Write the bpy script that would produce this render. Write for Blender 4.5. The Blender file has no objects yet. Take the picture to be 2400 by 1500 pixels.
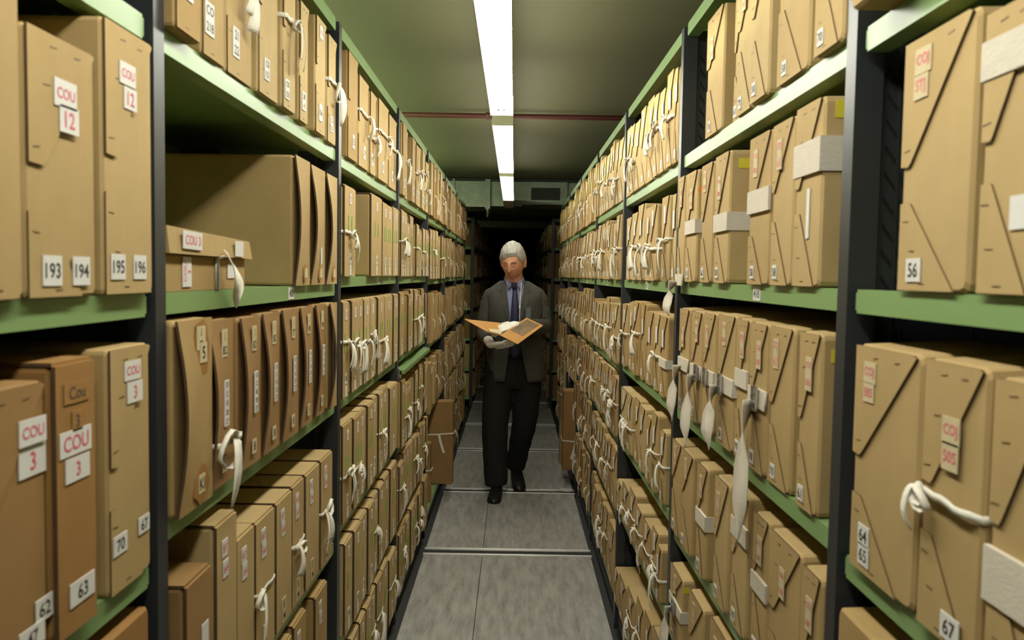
import bpy, bmesh, math, random
from mathutils import Vector, Matrix, noise

rnd = random.Random(11)
SC = bpy.context.scene
COL = SC.collection
PI = math.pi

# ------------------------------------------------------------------ camera
CAM_H = 1.475
FPX = 1900.0
PITCH, YAW, ROLL = .0557, -.002, -.0161
WL, WR, BAY, A0 = .484, .449, 1.121, .99
FW = Vector((math.sin(YAW)*math.cos(PITCH), math.cos(YAW)*math.cos(PITCH), -math.sin(PITCH)))
_r0 = Vector((math.cos(YAW), -math.sin(YAW), 0))
_d0 = FW.cross(_r0)
RT = math.cos(ROLL)*_r0 + math.sin(ROLL)*_d0
DN = -math.sin(ROLL)*_r0 + math.cos(ROLL)*_d0

def ray(u, v):
    return FW + (u-1200)/FPX*RT + (v-750)/FPX*DN

def on_x(u, v, X):
    d = ray(u, v); t = X/d.x
    return t*d.y, CAM_H + t*d.z

def on_y(u, v, Y):
    d = ray(u, v); t = Y/d.y
    return Vector((t*d.x, Y, CAM_H + t*d.z))

def proj_v(X, Y, Z):
    d = Vector((X, Y, Z-CAM_H))
    return 750 + FPX*d.dot(DN)/d.dot(FW)

cam = bpy.data.cameras.new('camera')
co = bpy.data.objects.new('camera', cam); COL.objects.link(co)
m = Matrix((RT, -DN, -FW)).transposed().to_4x4(); m.translation = (0, 0, CAM_H)
co.matrix_world = m
cam.sensor_width = 36; cam.sensor_fit = 'HORIZONTAL'; cam.lens = 36*FPX/2400
cam.clip_start = .05; cam.clip_end = 60
cam.dof.use_dof = True; cam.dof.focus_distance = 4.6; cam.dof.aperture_fstop = 8
SC.camera = co

# ------------------------------------------------------------------ materials
def mat(name, color, rough=.6, metal=0., spec=.5, noise_amt=0., noise_scale=8., stretch=(1, 1, 1), dark=None, bump=0., bump_scale=60., emit=None, strength=0.):
    mt = bpy.data.materials.new(name); mt.use_nodes = True
    nt = mt.node_tree; b = nt.nodes['Principled BSDF']
    b.inputs['Base Color'].default_value = (*color, 1); b.inputs['Roughness'].default_value = rough
    b.inputs['Metallic'].default_value = metal; b.inputs['Specular IOR Level'].default_value = spec
    if emit:
        b.inputs['Emission Color'].default_value = (*emit, 1); b.inputs['Emission Strength'].default_value = strength
    if noise_amt or bump:
        tc = nt.nodes.new('ShaderNodeTexCoord'); mp = nt.nodes.new('ShaderNodeMapping')
        mp.inputs['Scale'].default_value = stretch
        nt.links.new(tc.outputs['Object'], mp.inputs['Vector'])
    if noise_amt:
        n = nt.nodes.new('ShaderNodeTexNoise'); n.inputs['Scale'].default_value = noise_scale; n.inputs['Detail'].default_value = 6; n.inputs['Roughness'].default_value = .65
        nt.links.new(mp.outputs['Vector'], n.inputs['Vector'])
        r = nt.nodes.new('ShaderNodeValToRGB'); r.color_ramp.elements[0].position = .3; r.color_ramp.elements[1].position = .72
        d = dark or tuple(c*(1-noise_amt) for c in color)
        r.color_ramp.elements[0].color = (*d, 1); r.color_ramp.elements[1].color = (*color, 1)
        nt.links.new(n.outputs['Fac'], r.inputs['Fac']); nt.links.new(r.outputs['Color'], b.inputs['Base Color'])
    if bump:
        n2 = nt.nodes.new('ShaderNodeTexNoise'); n2.inputs['Scale'].default_value = bump_scale; n2.inputs['Detail'].default_value = 4
        nt.links.new(mp.outputs['Vector'], n2.inputs['Vector'])
        bp = nt.nodes.new('ShaderNodeBump'); bp.inputs['Strength'].default_value = bump; bp.inputs['Distance'].default_value = .004
        nt.links.new(n2.outputs['Fac'], bp.inputs['Height']); nt.links.new(bp.outputs['Normal'], b.inputs['Normal'])
    return mt

CARD = [mat('cardboard_%d' % i, c, .8, spec=.25, noise_amt=.22, noise_scale=5+i, stretch=(1, 1, .6), bump=.15, bump_scale=40)
        for i, c in enumerate([(.49, .345, .155), (.45, .31, .135), (.41, .27, .108), (.335, .19, .070), (.52, .38, .178), (.345, .18, .055)])]
CARD_EDGE = mat('cardboard_edge_shadowed', (.10, .055, .025), .9)  # cut edges, coloured dark to carry the flaps' shadow lines as well
CARD_SIDE = mat('cardboard_side', (.33, .20, .09), .85, spec=.2, noise_amt=.15, noise_scale=6)
GREEN = mat('green_enamel', (.205, .325, .125), .36, noise_amt=.06, noise_scale=3)
POST = mat('dark_blue_grey_enamel', (.025, .028, .032), .38)
SLOT = mat('slot_black', (.002, .002, .002), .9)
BACK = mat('black_light_block', (.006, .007, .006), .7)  # black of the added sheet, gives the darkness behind the boxes
FLOOR = mat('grey_linoleum', (.47, .455, .42), .42, noise_amt=.55, noise_scale=11, stretch=(2.6, .45, 1), bump=.02)
SEAM = mat('dark_seam', (.03, .03, .03), .8)
RAIL = mat('aluminium_rail', (.90, .89, .86), .45)
RUBBER = mat('black_rubber', (.015, .015, .015), .7)
CEIL = mat('pale_green_paint', (.098, .094, .042), .7, noise_amt=.06, noise_scale=2)
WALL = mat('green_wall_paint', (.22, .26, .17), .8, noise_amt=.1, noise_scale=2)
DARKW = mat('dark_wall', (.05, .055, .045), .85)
DUCT = mat('galvanised_steel', (.27, .30, .26), .5, metal=.4, noise_amt=.3, noise_scale=14)
GRILLE = mat('grille_black', (.012, .014, .012), .7)
RED = mat('red_oxide_paint', (.075, .014, .011), .6)
PAPER = mat('white_label_paper', (.66, .64, .60), .7, noise_amt=.06, noise_scale=30)
OLDPAPER = mat('yellowed_label_paper', (.58, .48, .29), .75, noise_amt=.15, noise_scale=30)
COTTON = mat('white_cotton', (.78, .74, .64), .9, noise_amt=.12, noise_scale=60, bump=.3, bump_scale=200)
WEB = mat('cream_webbing', (.62, .56, .46), .9, noise_amt=.12, noise_scale=40, stretch=(1, 1, 8), bump=.3, bump_scale=120)
PINK = mat('pink_print', (.62, .12, .16), .7)
INK = mat('black_print', (.03, .03, .03), .7)
PEN = mat('black_marker', (.07, .05, .03), .8)
LGREEN = mat('green_sticker', (.22, .36, .07), .7)
YELLOW = mat('yellow_sticky_note', (.62, .52, .03), .7)
ORANGE = mat('orange_dot', (.75, .25, .02), .7)
GLUE = mat('old_glue_stain', (.30, .14, .03), .6)
STEEL = mat('bright_steel', (.6, .6, .6), .3, metal=1.)
STAPLE = mat('staple_brown', (.16, .10, .05), .5, metal=.3)
LAMP = mat('lit_diffuser', (.9, .9, .9), .5, emit=(1.0, .99, .86), strength=33)
LAMP3 = mat('lit_diffuser_dimmed_far', (.9, .9, .9), .5, emit=(1.0, .99, .86), strength=14)  # farthest fixture turned down so the aisle darkens with depth
LAMP5 = mat('lit_diffuser_dim', (.9, .9, .9), .5, emit=(.9, 1.0, .65), strength=22)
LAMP4 = mat('lit_diffuser_dimmed_mid', (.9, .9, .9), .5, emit=(1.0, .99, .86), strength=26)  # middle fixture turned down a little for the same fall-off with depth
LAMP2 = mat('lit_diffuser_greenish', (.9, .9, .9), .5, emit=(.88, 1.0, .58), strength=75)
LAMPBODY = mat('fixture_white_enamel', (.55, .53, .47), .5)
SUIT = mat('charcoal_suit', (.078, .077, .068), .85, spec=.2, noise_amt=.25, noise_scale=40, bump=.3, bump_scale=25)
TROUS = mat('charcoal_trousers', (.020, .020, .018), .9, spec=.15, noise_amt=.25, noise_scale=40, bump=.3, bump_scale=20)
SHIRT = mat('pale_blue_shirt', (.24, .26, .45), .8, noise_amt=.08, noise_scale=30)
TIE = mat('navy_tie', (.022, .022, .075), .6, noise_amt=.3, noise_scale=80)
SKIN = mat('skin', (.62, .31, .19), .55, noise_amt=.12, noise_scale=12)
MLIP = mat('lips', (.36, .11, .08), .55)
HAIR = mat('silver_hair', (.46, .44, .39), .55, noise_amt=.4, noise_scale=18, stretch=(5, 1, 1.2), bump=.5, bump_scale=60)
BROW = mat('grey_eyebrow', (.36, .24, .15), .8)
LASH = mat('dark_lashes', (.22, .10, .06), .8)
SHOE = mat('black_leather', (.010, .010, .010), .35)
BUFF = mat('buff_folder_card', (.60, .30, .075), .7, noise_amt=.2, noise_scale=9)
SEPIA = mat('brown_photograph', (.25, .15, .06), .5, noise_amt=.6, noise_scale=14)
CREAM = mat('cream_paper', (.68, .58, .36), .8)
BUCKLE = STEEL
GLOVE = mat('white_cotton_glove', (.88, .86, .80), .9, bump=.2, bump_scale=200)

# ------------------------------------------------------------------ mesh helpers
def new_obj(name, bm, mats, parent=None, loc=None, smooth=False):
    me = bpy.data.meshes.new(name); bm.to_mesh(me); bm.free()
    for x in (mats if isinstance(mats, (list, tuple)) else [mats]): me.materials.append(x)
    if smooth: me.polygons.foreach_set('use_smooth', [True]*len(me.polygons))
    return place(name, me, parent, loc)

def place(name, me, parent=None, loc=None):
    o = bpy.data.objects.new(name, me); COL.objects.link(o)
    if parent: o.parent = parent
    if loc is not None: o.location = loc
    return o

def empty(name, loc=(0, 0, 0), rz=0.):
    o = bpy.data.objects.new(name, None); COL.objects.link(o); o.location = loc; o.rotation_euler.z = rz
    o.empty_display_size = .1
    return o

def tag(o, label=None, cat=None, group=None, kind=None):
    if label: o['label'] = label
    if cat: o['category'] = cat
    if group: o['group'] = group
    if kind: o['kind'] = kind
    return o

def box(bm, x0, x1, y0, y1, z0, z1, mi=0):
    vs = [bm.verts.new(p) for p in ((x0, y0, z0), (x1, y0, z0), (x1, y1, z0), (x0, y1, z0), (x0, y0, z1), (x1, y0, z1), (x1, y1, z1), (x0, y1, z1))]
    for q in ((0, 3, 2, 1), (4, 5, 6, 7), (0, 1, 5, 4), (1, 2, 6, 5), (2, 3, 7, 6), (3, 0, 4, 7)):
        f = bm.faces.new([vs[i] for i in q]); f.material_index = mi
    return vs

def hexa(bm, pts, mi=0):
    vs = [bm.verts.new(p) for p in pts]
    for q in ((0, 3, 2, 1), (4, 5, 6, 7), (0, 1, 5, 4), (1, 2, 6, 5), (2, 3, 7, 6), (3, 0, 4, 7)):
        f = bm.faces.new([vs[i] for i in q]); f.material_index = mi

def prism_xz(bm, pts, y0, y1, mi=0, me=None):
    """polygon in the xz plane (viewed from -y), extruded from y0 (front) to y1"""
    a = [bm.verts.new((x, y0, z)) for x, z in pts]; b = [bm.verts.new((x, y1, z)) for x, z in pts]
    f = bm.faces.new(a); f.material_index = mi
    f = bm.faces.new(b[::-1]); f.material_index = mi
    n = len(pts)
    for i in range(n):
        f = bm.faces.new((a[i], b[i], b[(i+1) % n], a[(i+1) % n])); f.material_index = mi if me is None else me
    bmesh.ops.recalc_face_normals(bm, faces=bm.faces)

def tube(bm, pts, radii, seg=12, mi=0, squash=None, up=Vector((0, 0, 1)), cap=True):
    """loft along pts; radii number or (a,b)"""
    pts = [Vector(p) for p in pts]; rings = []
    n = len(pts); prev = None
    for i, p in enumerate(pts):
        t = (pts[min(i+1, n-1)]-pts[max(i-1, 0)]).normalized()
        if prev is None:
            s = t.cross(up)
            if s.length < 1e-3: s = t.cross(Vector((0, 1, 0)))
            s.normalize()
        else:
            s = (prev - t*prev.dot(t)).normalized()
        prev = s; w = t.cross(s)
        r = radii[i] if isinstance(radii, (list, tuple)) else radii
        ra, rb = r if isinstance(r, (list, tuple)) else (r, r)
        rings.append([bm.verts.new(p + s*math.cos(2*PI*k/seg)*ra + w*math.sin(2*PI*k/seg)*rb) for k in range(seg)])
    for i in range(n-1):
        for k in range(seg):
            f = bm.faces.new((rings[i][k], rings[i][(k+1) % seg], rings[i+1][(k+1) % seg], rings[i+1][k])); f.material_index = mi
    if cap:
        f = bm.faces.new(rings[0][::-1]); f.material_index = mi
        f = bm.faces.new(rings[-1]); f.material_index = mi
    return rings

def ribbon(bm, pts, wd, width, th=.0015, mi=0):
    """flat band following pts; wd = list of width directions"""
    pts = [Vector(p) for p in pts]; n = len(pts); rows = []
    for i, p in enumerate(pts):
        t = (pts[min(i+1, n-1)]-pts[max(i-1, 0)]).normalized()
        d = Vector(wd[i] if isinstance(wd, list) else wd); d = (d - t*d.dot(t))
        if d.length < 1e-4: d = t.orthogonal()
        d.normalize(); nn = t.cross(d)
        w = width[i] if isinstance(width, list) else width
        rows.append([bm.verts.new(p + d*a*w/2 + nn*b*th/2) for a, b in ((-1, -1), (1, -1), (1, 1), (-1, 1))])
    for i in range(n-1):
        for k in range(4):
            f = bm.faces.new((rows[i][k], rows[i][(k+1) % 4], rows[i+1][(k+1) % 4], rows[i+1][k])); f.material_index = mi
    f = bm.faces.new(rows[0][::-1]); f.material_index = mi
    f = bm.faces.new(rows[-1]); f.material_index = mi

def blob(bm, c, r, mi=0, sub=1):
    d = bmesh.ops.create_icosphere(bm, subdivisions=sub, radius=1)
    for v in d['verts']:
        v.co = Vector((v.co.x*r[0], v.co.y*r[1], v.co.z*r[2])) + Vector(c)
        for f in v.link_faces: f.material_index = mi

# ------------------------------------------------------------------ lettering
_txt = {}
def text_verts(s):
    if s not in _txt:
        cu = bpy.data.curves.new('lettering', 'FONT'); cu.body = s; cu.size = 1; cu.align_x = 'CENTER'; cu.align_y = 'CENTER'; cu.resolution_u = 3
        cu.offset = .012
        o = bpy.data.objects.new('lettering', cu); COL.objects.link(o)
        dg = bpy.context.evaluated_depsgraph_get(); dg.update()
        me = bpy.data.meshes.new_from_object(o.evaluated_get(dg))
        vs = [v.co.copy() for v in me.vertices]; fs = [list(p.vertices) for p in me.polygons]
        bpy.data.objects.remove(o); bpy.data.curves.remove(cu); bpy.data.meshes.remove(me)
        xs = [v.x for v in vs]; ys = [v.y for v in vs]
        cx, cy = (min(xs)+max(xs))/2, (min(ys)+max(ys))/2
        _txt[s] = ([(v.x-cx, v.y-cy) for v in vs], fs, max(xs)-min(xs), max(ys)-min(ys))
    return _txt[s]

_lab = {}
def label_mesh(w, h, text, ink, paper, vertical=False):
    key = (round(w, 3), round(h, 3), text, ink.name, paper.name, vertical)
    if key in _lab: return _lab[key]
    bm = bmesh.new(); box(bm, -w/2, w/2, -.0008, .0004, -h/2, h/2)
    if text:
        lines = text.split('|'); n = len(lines)
        W, Hh = (h, w) if vertical else (w, h)
        for i, s in enumerate(lines):
            vs, fs, tw, th = text_verts(s)
            sc = min(W*.8/tw, Hh/n*.62/th); oy = Hh/2 - (i+.5)*Hh/n
            if vertical: P = [bm.verts.new((-(y*sc+oy), -.0012, x*sc)) for x, y in vs]
            else: P = [bm.verts.new((x*sc, -.0012, y*sc+oy)) for x, y in vs]
            for f in fs:
                try:
                    ff = bm.faces.new([P[k] for k in f]); ff.material_index = 1
                except ValueError: pass
    me = bpy.data.meshes.new('label'); bm.to_mesh(me); bm.free(); me.materials.append(paper); me.materials.append(ink)
    _lab[key] = me
    return me

# ------------------------------------------------------------------ room
def struct(name, bm, mats):
    o = new_obj(name, bm, mats); o['kind'] = 'structure'; return o

bm = bmesh.new()
rails = [-.72, .50, 1.74, 2.98, 4.245, 5.47, 6.765, 7.93, 9.32, 10.6, 11.9, 13.2, 14.5]
yy = [-1.5]+[r for r in rails]+[17.0]
for i in range(len(yy)-1):
    y0 = yy[i] + (.055 if i else 0); y1 = yy[i+1] - (.055 if i < len(yy)-2 else 0)
    box(bm, -.452, -.1465, y0, y1, -.03, 0); box(bm, -.1435, .425, y0, y1, -.03, 0)
box(bm, -3.0, 3.0, -1.5, 17, -.09, -.03, 1)
struct('floor', bm, [FLOOR, SEAM])
for r in rails:
    bm = bmesh.new()
    for s in (-1, 1):
        tube(bm, [(-.458, r+s*.043, -.005), (.432, r+s*.043, -.005)], .009, 12)
    box(bm, -.458, .432, r-.036, r+.036, -.03, -.012, 1)
    o = struct('trim_%d' % (rails.index(r)+1), bm, [RAIL, SEAM]); o.data.polygons.foreach_set('use_smooth', [len(p.vertices) == 4 and p.material_index == 0 for p in o.data.polygons])
CZ = 2.42
bm = bmesh.new(); box(bm, -3.0, 3.0, -1.5, 17, CZ, CZ+.1); struct('ceiling', bm, CEIL)
bm = bmesh.new(); box(bm, -3.1, -3.0, -1.5, 17, -.09, CZ); struct('wall_left', bm, WALL)
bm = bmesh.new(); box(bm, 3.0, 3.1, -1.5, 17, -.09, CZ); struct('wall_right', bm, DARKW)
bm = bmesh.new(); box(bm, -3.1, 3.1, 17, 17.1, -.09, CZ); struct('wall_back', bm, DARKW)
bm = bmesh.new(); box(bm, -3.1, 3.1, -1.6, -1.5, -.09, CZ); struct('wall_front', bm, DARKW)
# dark cross beams beyond the duct
for i, (y, z) in enumerate(((9.4, 2.17), (10.6, 2.19), (11.9, 2.16), (13.4, 2.18))):
    bm = bmesh.new(); box(bm, -2.9, 2.9, y, y+.3, z, CZ); struct('trim_%d' % (len(rails)+1+i), bm, CEIL)

# ceiling fixtures
LZ = 2.135
def fixture(y0, y1, x0, x1, label, lit=LAMP, LZ=LZ):
    yc = (y0+y1)/2; xc = (x0+x1)/2; t = empty('fluorescent_light', (xc, yc, LZ+.08))
    L = (y1-y0)/2; W = (x1-x0)/2
    bm = bmesh.new(); box(bm, -W*.8, W*.8, -L, L, -.035, .0); box(bm, -.02, .02, -L*.7, -L*.7+.03, 0, CZ-LZ-.08); box(bm, -.02, .02, L*.7-.03, L*.7, 0, CZ-LZ-.08)
    box(bm, -W-.004, -W-.0005, -L, L, -.079, -.057)  # added skirt, out of view, holds back light towards the left rack
    new_obj('fixture_body', bm, LAMPBODY, t)
    bm = bmesh.new(); hexa(bm, [(-W, -L+.006, -.078), (W, -L+.006, -.078), (W, L-.006, -.078), (-W, L-.006, -.078), (-W, -L+.006, -.035), (W*.9, -L+.006, -.035), (W*.9, L-.006, -.035), (-W, L-.006, -.035)])
    new_obj('diffuser', bm, lit or LAMPBODY, t)
    for s in (-1, 1):
        bm = bmesh.new(); box(bm, -W*1.04, W*1.04, s*(L-.003)-.004, s*(L-.003)+.004, -.081, 0); new_obj('end_cap', bm, LAMPBODY, t)
    for s in (-1, 1):
        bm = bmesh.new(); box(bm, s*W*.25-.006, s*W*.25+.006, L-.13, L-.105, -.0815, -.0775); new_obj('lamp_clip', bm, LAMPBODY, t)
    tag(t, label, 'light', 'fluorescent lights along the aisle')
    return t
X0, X1 = -.108, -.018
fixture(-.30, 1.44, X0, X1, 'lit white fluorescent strip light directly overhead')
fixture(1.66, 3.41, X0, X1, 'largest lit fluorescent strip light, crossing in front of the red ceiling pipe')
fixture(3.63, 5.32, X0, X1, 'middle lit fluorescent strip light, just past the red ceiling pipe', LAMP4)
fixture(5.50, 7.27, X0, X1, 'farthest lit fluorescent strip light, ending at the grey air duct', LAMP3)
fixture(7.30, 8.02, X0, X1, 'unlit fluorescent strip fitting in front of the grey air duct', None)
for i, y in enumerate((1.7, 3.55, 5.40)):
    fixture(y, y+1.75, -1.34, -1.22, ('lit fluorescent strip light over the neighbouring aisle, %s one') % ('nearest', 'middle', 'farthest')[i], LAMP2, 2.29)

fixture(10.92, 11.85, -1.84, -1.72, 'short lit strip light over the neighbouring aisle beyond the air duct', LAMP5, 2.29)
# red pipe
bm = bmesh.new(); tube(bm, [(-2.8, 4.75, 2.39), (2.8, 4.75, 2.39)], .015, 12)
for x in (-.15, -1.2, 1.3): tube(bm, [(x-.03, 4.75, 2.39), (x+.03, 4.75, 2.39)], .021, 12)
tag(new_obj('ceiling_pipe', bm, RED, None, None, True), 'dark red pipe running across the green ceiling', 'pipe')
# duct
t = empty('air_duct', (0, 8.05, 2.14))
bm = bmesh.new(); box(bm, -2.9, -.30, 0, .55, 0, .25); box(bm, -.25, .06, .01, .55, .01, .25); box(bm, .51, 2.9, .02, .55, .01, .25)
new_obj('duct_body', bm, DUCT, t)
bm = bmesh.new(); box(bm, -.30, -.25, -.02, .56, -.02, .27); box(bm, -.285, -.265, -.03, -.01, -.10, -.02); new_obj('duct_strap', bm, DUCT, t)
bm = bmesh.new(); box(bm, -.62, -.60, -.015, .56, -.015, .27); new_obj('duct_strap', bm, DUCT, t)
bm = bmesh.new(); box(bm, .06, .51, .0, .55, .03, .25); box(bm, .06, .51, -.012, .0, .03, .045); box(bm, .06, .51, -.012, .0, .235, .25); new_obj('grille_panel', bm, DUCT, t)
bm = bmesh.new(); box(bm, .152, .437, -.004, .0, .075, .195)
for k in range(8): box(bm, .152, .437, -.008, -.003, .078+k*.0145, .082+k*.0145, 0)
new_obj('vent_grille', bm, GRILLE, t)
bm = bmesh.new(); box(bm, -2.9, 2.9, -.01, .05, .252, .275); new_obj('duct_dark_strip', bm, GRILLE, t)  # dark strip between the top of the duct and the ceiling
tag(t, 'grey metal air duct with black vent grille across the end of the lit aisle', 'duct')

# ------------------------------------------------------------------ racks
LIP = .031; SD = .43
def post_far(k): return BAY*(k+A0)
SH = {'L': {0: dict(A=1.802, B=1.443, C=1.080, D=.735, E=.40, F=.10),
            1: dict(A=1.802, B=1.443, C=1.123, D=.735, E=.40, F=.10),
            2: dict(A=1.797, B=1.463, C=1.120, D=.766, E=.422, F=.10),
            3: dict(A=1.797, B=1.460, C=1.127, D=.737, E=.422, F=.10),
            4: dict(A=1.797, B=1.443, C=1.080, D=.69, F=.10),
            5: dict(A=1.79, B=1.45, C=1.10, D=.74, E=.42, F=.10),
            6: dict(A=1.79, B=1.45, C=1.10, D=.74, E=.42, F=.10)},
      'R': {0: dict(A=1.80, B=1.463, C=1.110, D=.80, E=.47, F=.13),
            1: dict(A=1.798, B=1.463, C=1.126, D=.793, E=.50, F=.14),
            2: dict(A=1.789, B=1.462, C=1.123, D=.815, E=.522, F=.14),
            3: dict(A=1.789, B=1.460, C=1.107, D=.802, E=.492, F=.14),
            4: dict(A=1.779, B=1.460, C=1.107, D=.80, E=.49, F=.14),
            5: dict(A=1.78, B=1.46, C=1.10, D=.72, F=.11),
            6: dict(A=1.78, B=1.46, C=1.10, D=.80, E=.49, F=.14)}}
for s in 'LR':
    SH[s][-1] = dict(SH[s][0])
TOP = 2.135
LAST = 6
SGN = {'L': -1, 'R': 1}; WW = {'L': WL, 'R': WR}

def rack(side):
    s, W = SGN[side], WW[side]
    t = empty('mobile_shelving_rack', (s*W, 0, 0))
    X = lambda a, b: (min(s*a, s*b), max(s*a, s*b))      # depth from the face -> local x range
    for k in range(-2, LAST+1):
        yf = post_far(k)
        bm = bmesh.new()
        a, b = X(-.007, .03); box(bm, a, b, yf-.032, yf, .0, TOP+.006)
        a, b = X(.03, SD-.03); box(bm, a, b, yf-.020, yf-.014, .06, TOP)
        a, b = X(SD-.03, SD); box(bm, a, b, yf-.032, yf, .0, TOP)
        a, b = X(.0565, .0590); box(bm, a, b, yf-.0225, yf-.020, .1, TOP-.02)
        if k <= 2:
            z = .2
            while z < 2.08:       # punched slots in the upright
                for dx, dw in ((.041, .013), (.0615, .004), (.0685, .004), (.165, .012)):
                    p0, p1 = s*dx, s*(dx+dw)
                    hexa(bm, [(p0, yf-.0225, z), (p1, yf-.0225, z-.018), (p1, yf-.0195, z-.018), (p0, yf-.0195, z), (p0, yf-.0225, z+.006), (p1, yf-.0225, z-.012), (p1, yf-.0195, z-.012), (p0, yf-.0195, z+.006)], 1)
                z += .036 if z < 0 else .0345
        new_obj('upright', bm, [POST, SLOT], t)
    for k in range(-1, LAST+1):
        y0 = post_far(k-1)+.002; y1 = post_far(k)-.044
        if k == 0 and False: y1 -= .01
        for key, z in list(SH[side][k].items()) + [('T', TOP+.012)]:
            bm = bmesh.new()
            lip = LIP if key != 'T' else .034
            a, b = X(0, .016)
            vs = box(bm, a, b, y0, y1, z-lip, z)
            es = [e for e in bm.edges if abs(e.verts[0].co.x-e.verts[1].co.x) > .001]
            bmesh.ops.bevel(bm, geom=es, offset=.004, segments=2, affect='EDGES')
            a, b = X(.016, SD-.016); box(bm, a, b, y0+.002, y1-.002, z-.006, z-.0008)
            a, b = X(.016, .030); box(bm, a, b, y0+.002, y1-.002, z-lip, z-lip+.002)
            a, b = X(SD-.016, SD-.002); box(bm, a, b, y0, y1, z-lip, z)
            a, b = X(.10, .30); box(bm, a, b, y0+.002, y0+.03, z-lip, z-.006); box(bm, a, b, y1-.03, y1-.002, z-lip, z-.006)
            sh = new_obj('shelf' if key != 'T' else 'top_cover', bm, GREEN, t)
            if key == 'B' and 1 <= k <= 5:
                fr = {('L', 1): .60, ('L', 2): .62, ('L', 3): .5, ('R', 1): .36, ('R', 2): .47, ('R', 3): .5}.get((side, k), .5)
                lm = label_mesh(.042, .026, {('L', 1): '408', ('R', 1): '418'}.get((side, k), '%d' % (412 + k if side == 'L' else 421+k)), INK, PAPER)
                o = place('shelf_label', lm, sh, (0 - s*.0006, y0+(y1-y0)*fr, z-lip/2 if False else z-.0155)); o.rotation_euler.z = -s*PI/2
    bm = bmesh.new(); a, b = X(.008, SD); box(bm, a, b, post_far(-2)-.03, post_far(LAST), .002, .062); new_obj('base', bm, RUBBER, t)
    bm = bmesh.new(); a, b = X(SD+.001, SD+.006); box(bm, a, b, post_far(-2)-.03, post_far(LAST), .03, TOP+.02); new_obj('light_block_panel', bm, BACK, t)  # added black sheet, blocks light from behind the shelves
    bm = bmesh.new(); a, b = X(.0, SD); box(bm, a, b, post_far(LAST)+.001, post_far(LAST)+.006, .03, TOP); new_obj('end_panel', bm, POST, t)
    tag(t, 'dark steel mobile rack with green shelves on the %s side of the aisle' % ('left' if side == 'L' else 'right'), 'shelving rack')
    return t
rackL = rack('L'); rackR = rack('R')
# pull-out reference shelf, third bay of the left rack
bm = bmesh.new(); y0, y1 = post_far(2)+.03, post_far(3)-.06
box(bm, -.30, .018, y0, y1, 1.064, 1.069); box(bm, .018, .030, y0, y1, 1.052, 1.069); new_obj('pull_out_shelf', bm, GREEN, rackL)
bm = bmesh.new(); box(bm, -.28, .012, y0-.018, y0-.004, 1.050, 1.075); box(bm, .0, .02, y0-.024, y0-.002, 1.035, 1.05); box(bm, -.28, .012, y1+.002, y1+.014, 1.050, 1.075)
new_obj('slide_runner', bm, STEEL, rackL)

# ------------------------------------------------------------------ archive boxes
def rrect(w, h, r, seg=2, inset=0.):
    """rounded outline, origin bottom centre"""
    w2 = w/2-inset; z0 = inset; z1 = h-inset; pts = []
    for cx, cz, a0 in ((w2-r, z0+r, -PI/2), (w2-r, z1-r, 0), (-w2+r, z1-r, PI/2), (-w2+r, z0+r, PI)):
        for k in range(seg+1):
            a = a0 + PI/2*k/seg; pts.append((cx+math.cos(a)*r, cz+math.sin(a)*r))
    return pts

def body_mesh(w, h, d, r=.006, bulge=0., y_front=0.):
    bm = bmesh.new(); r = min(r, w*.3)
    secs = [(y_front, .0035), (y_front+.004, 0.)]+[(d*f, 0.) for f in (.33, .66)]+[(d, 0.)]
    rings = []
    for y, ins in secs:
        q = max(0., min(1., y/d)); bz = bulge*math.sin(PI*q)
        rings.append([bm.verts.new((x*(1+.6*bz*(0 if z < h*.2 else math.sin(PI*z/h))), y, z + (bz if z > h*.6 else 0))) for x, z in rrect(w, h, r, 2, ins)])
    n = len(rings[0])
    for i in range(len(rings)-1):
        for k in range(n):
            f = bm.faces.new((rings[i][k], rings[i][(k+1) % n], rings[i+1][(k+1) % n], rings[i+1][k]))
    bm.faces.new(rings[0][::-1]); bm.faces.new(rings[-1])
    bmesh.ops.recalc_face_normals(bm, faces=bm.faces)
    return bm

def staples(bm, pts, y, mi):
    for x, z, l, a in pts:
        c, s = math.cos(a)*l/2, math.sin(a)*l/2
        hexa(bm, [(x-c, y-.0006, z-s-.0006), (x+c, y-.0006, z+s-.0006), (x+c, y, z+s-.0006), (x-c, y, z-s-.0006), (x-c, y-.0006, z-s+.0006), (x+c, y-.0006, z+s+.0006), (x+c, y, z+s+.0006), (x-c, y, z-s+.0006)], mi)

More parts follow.
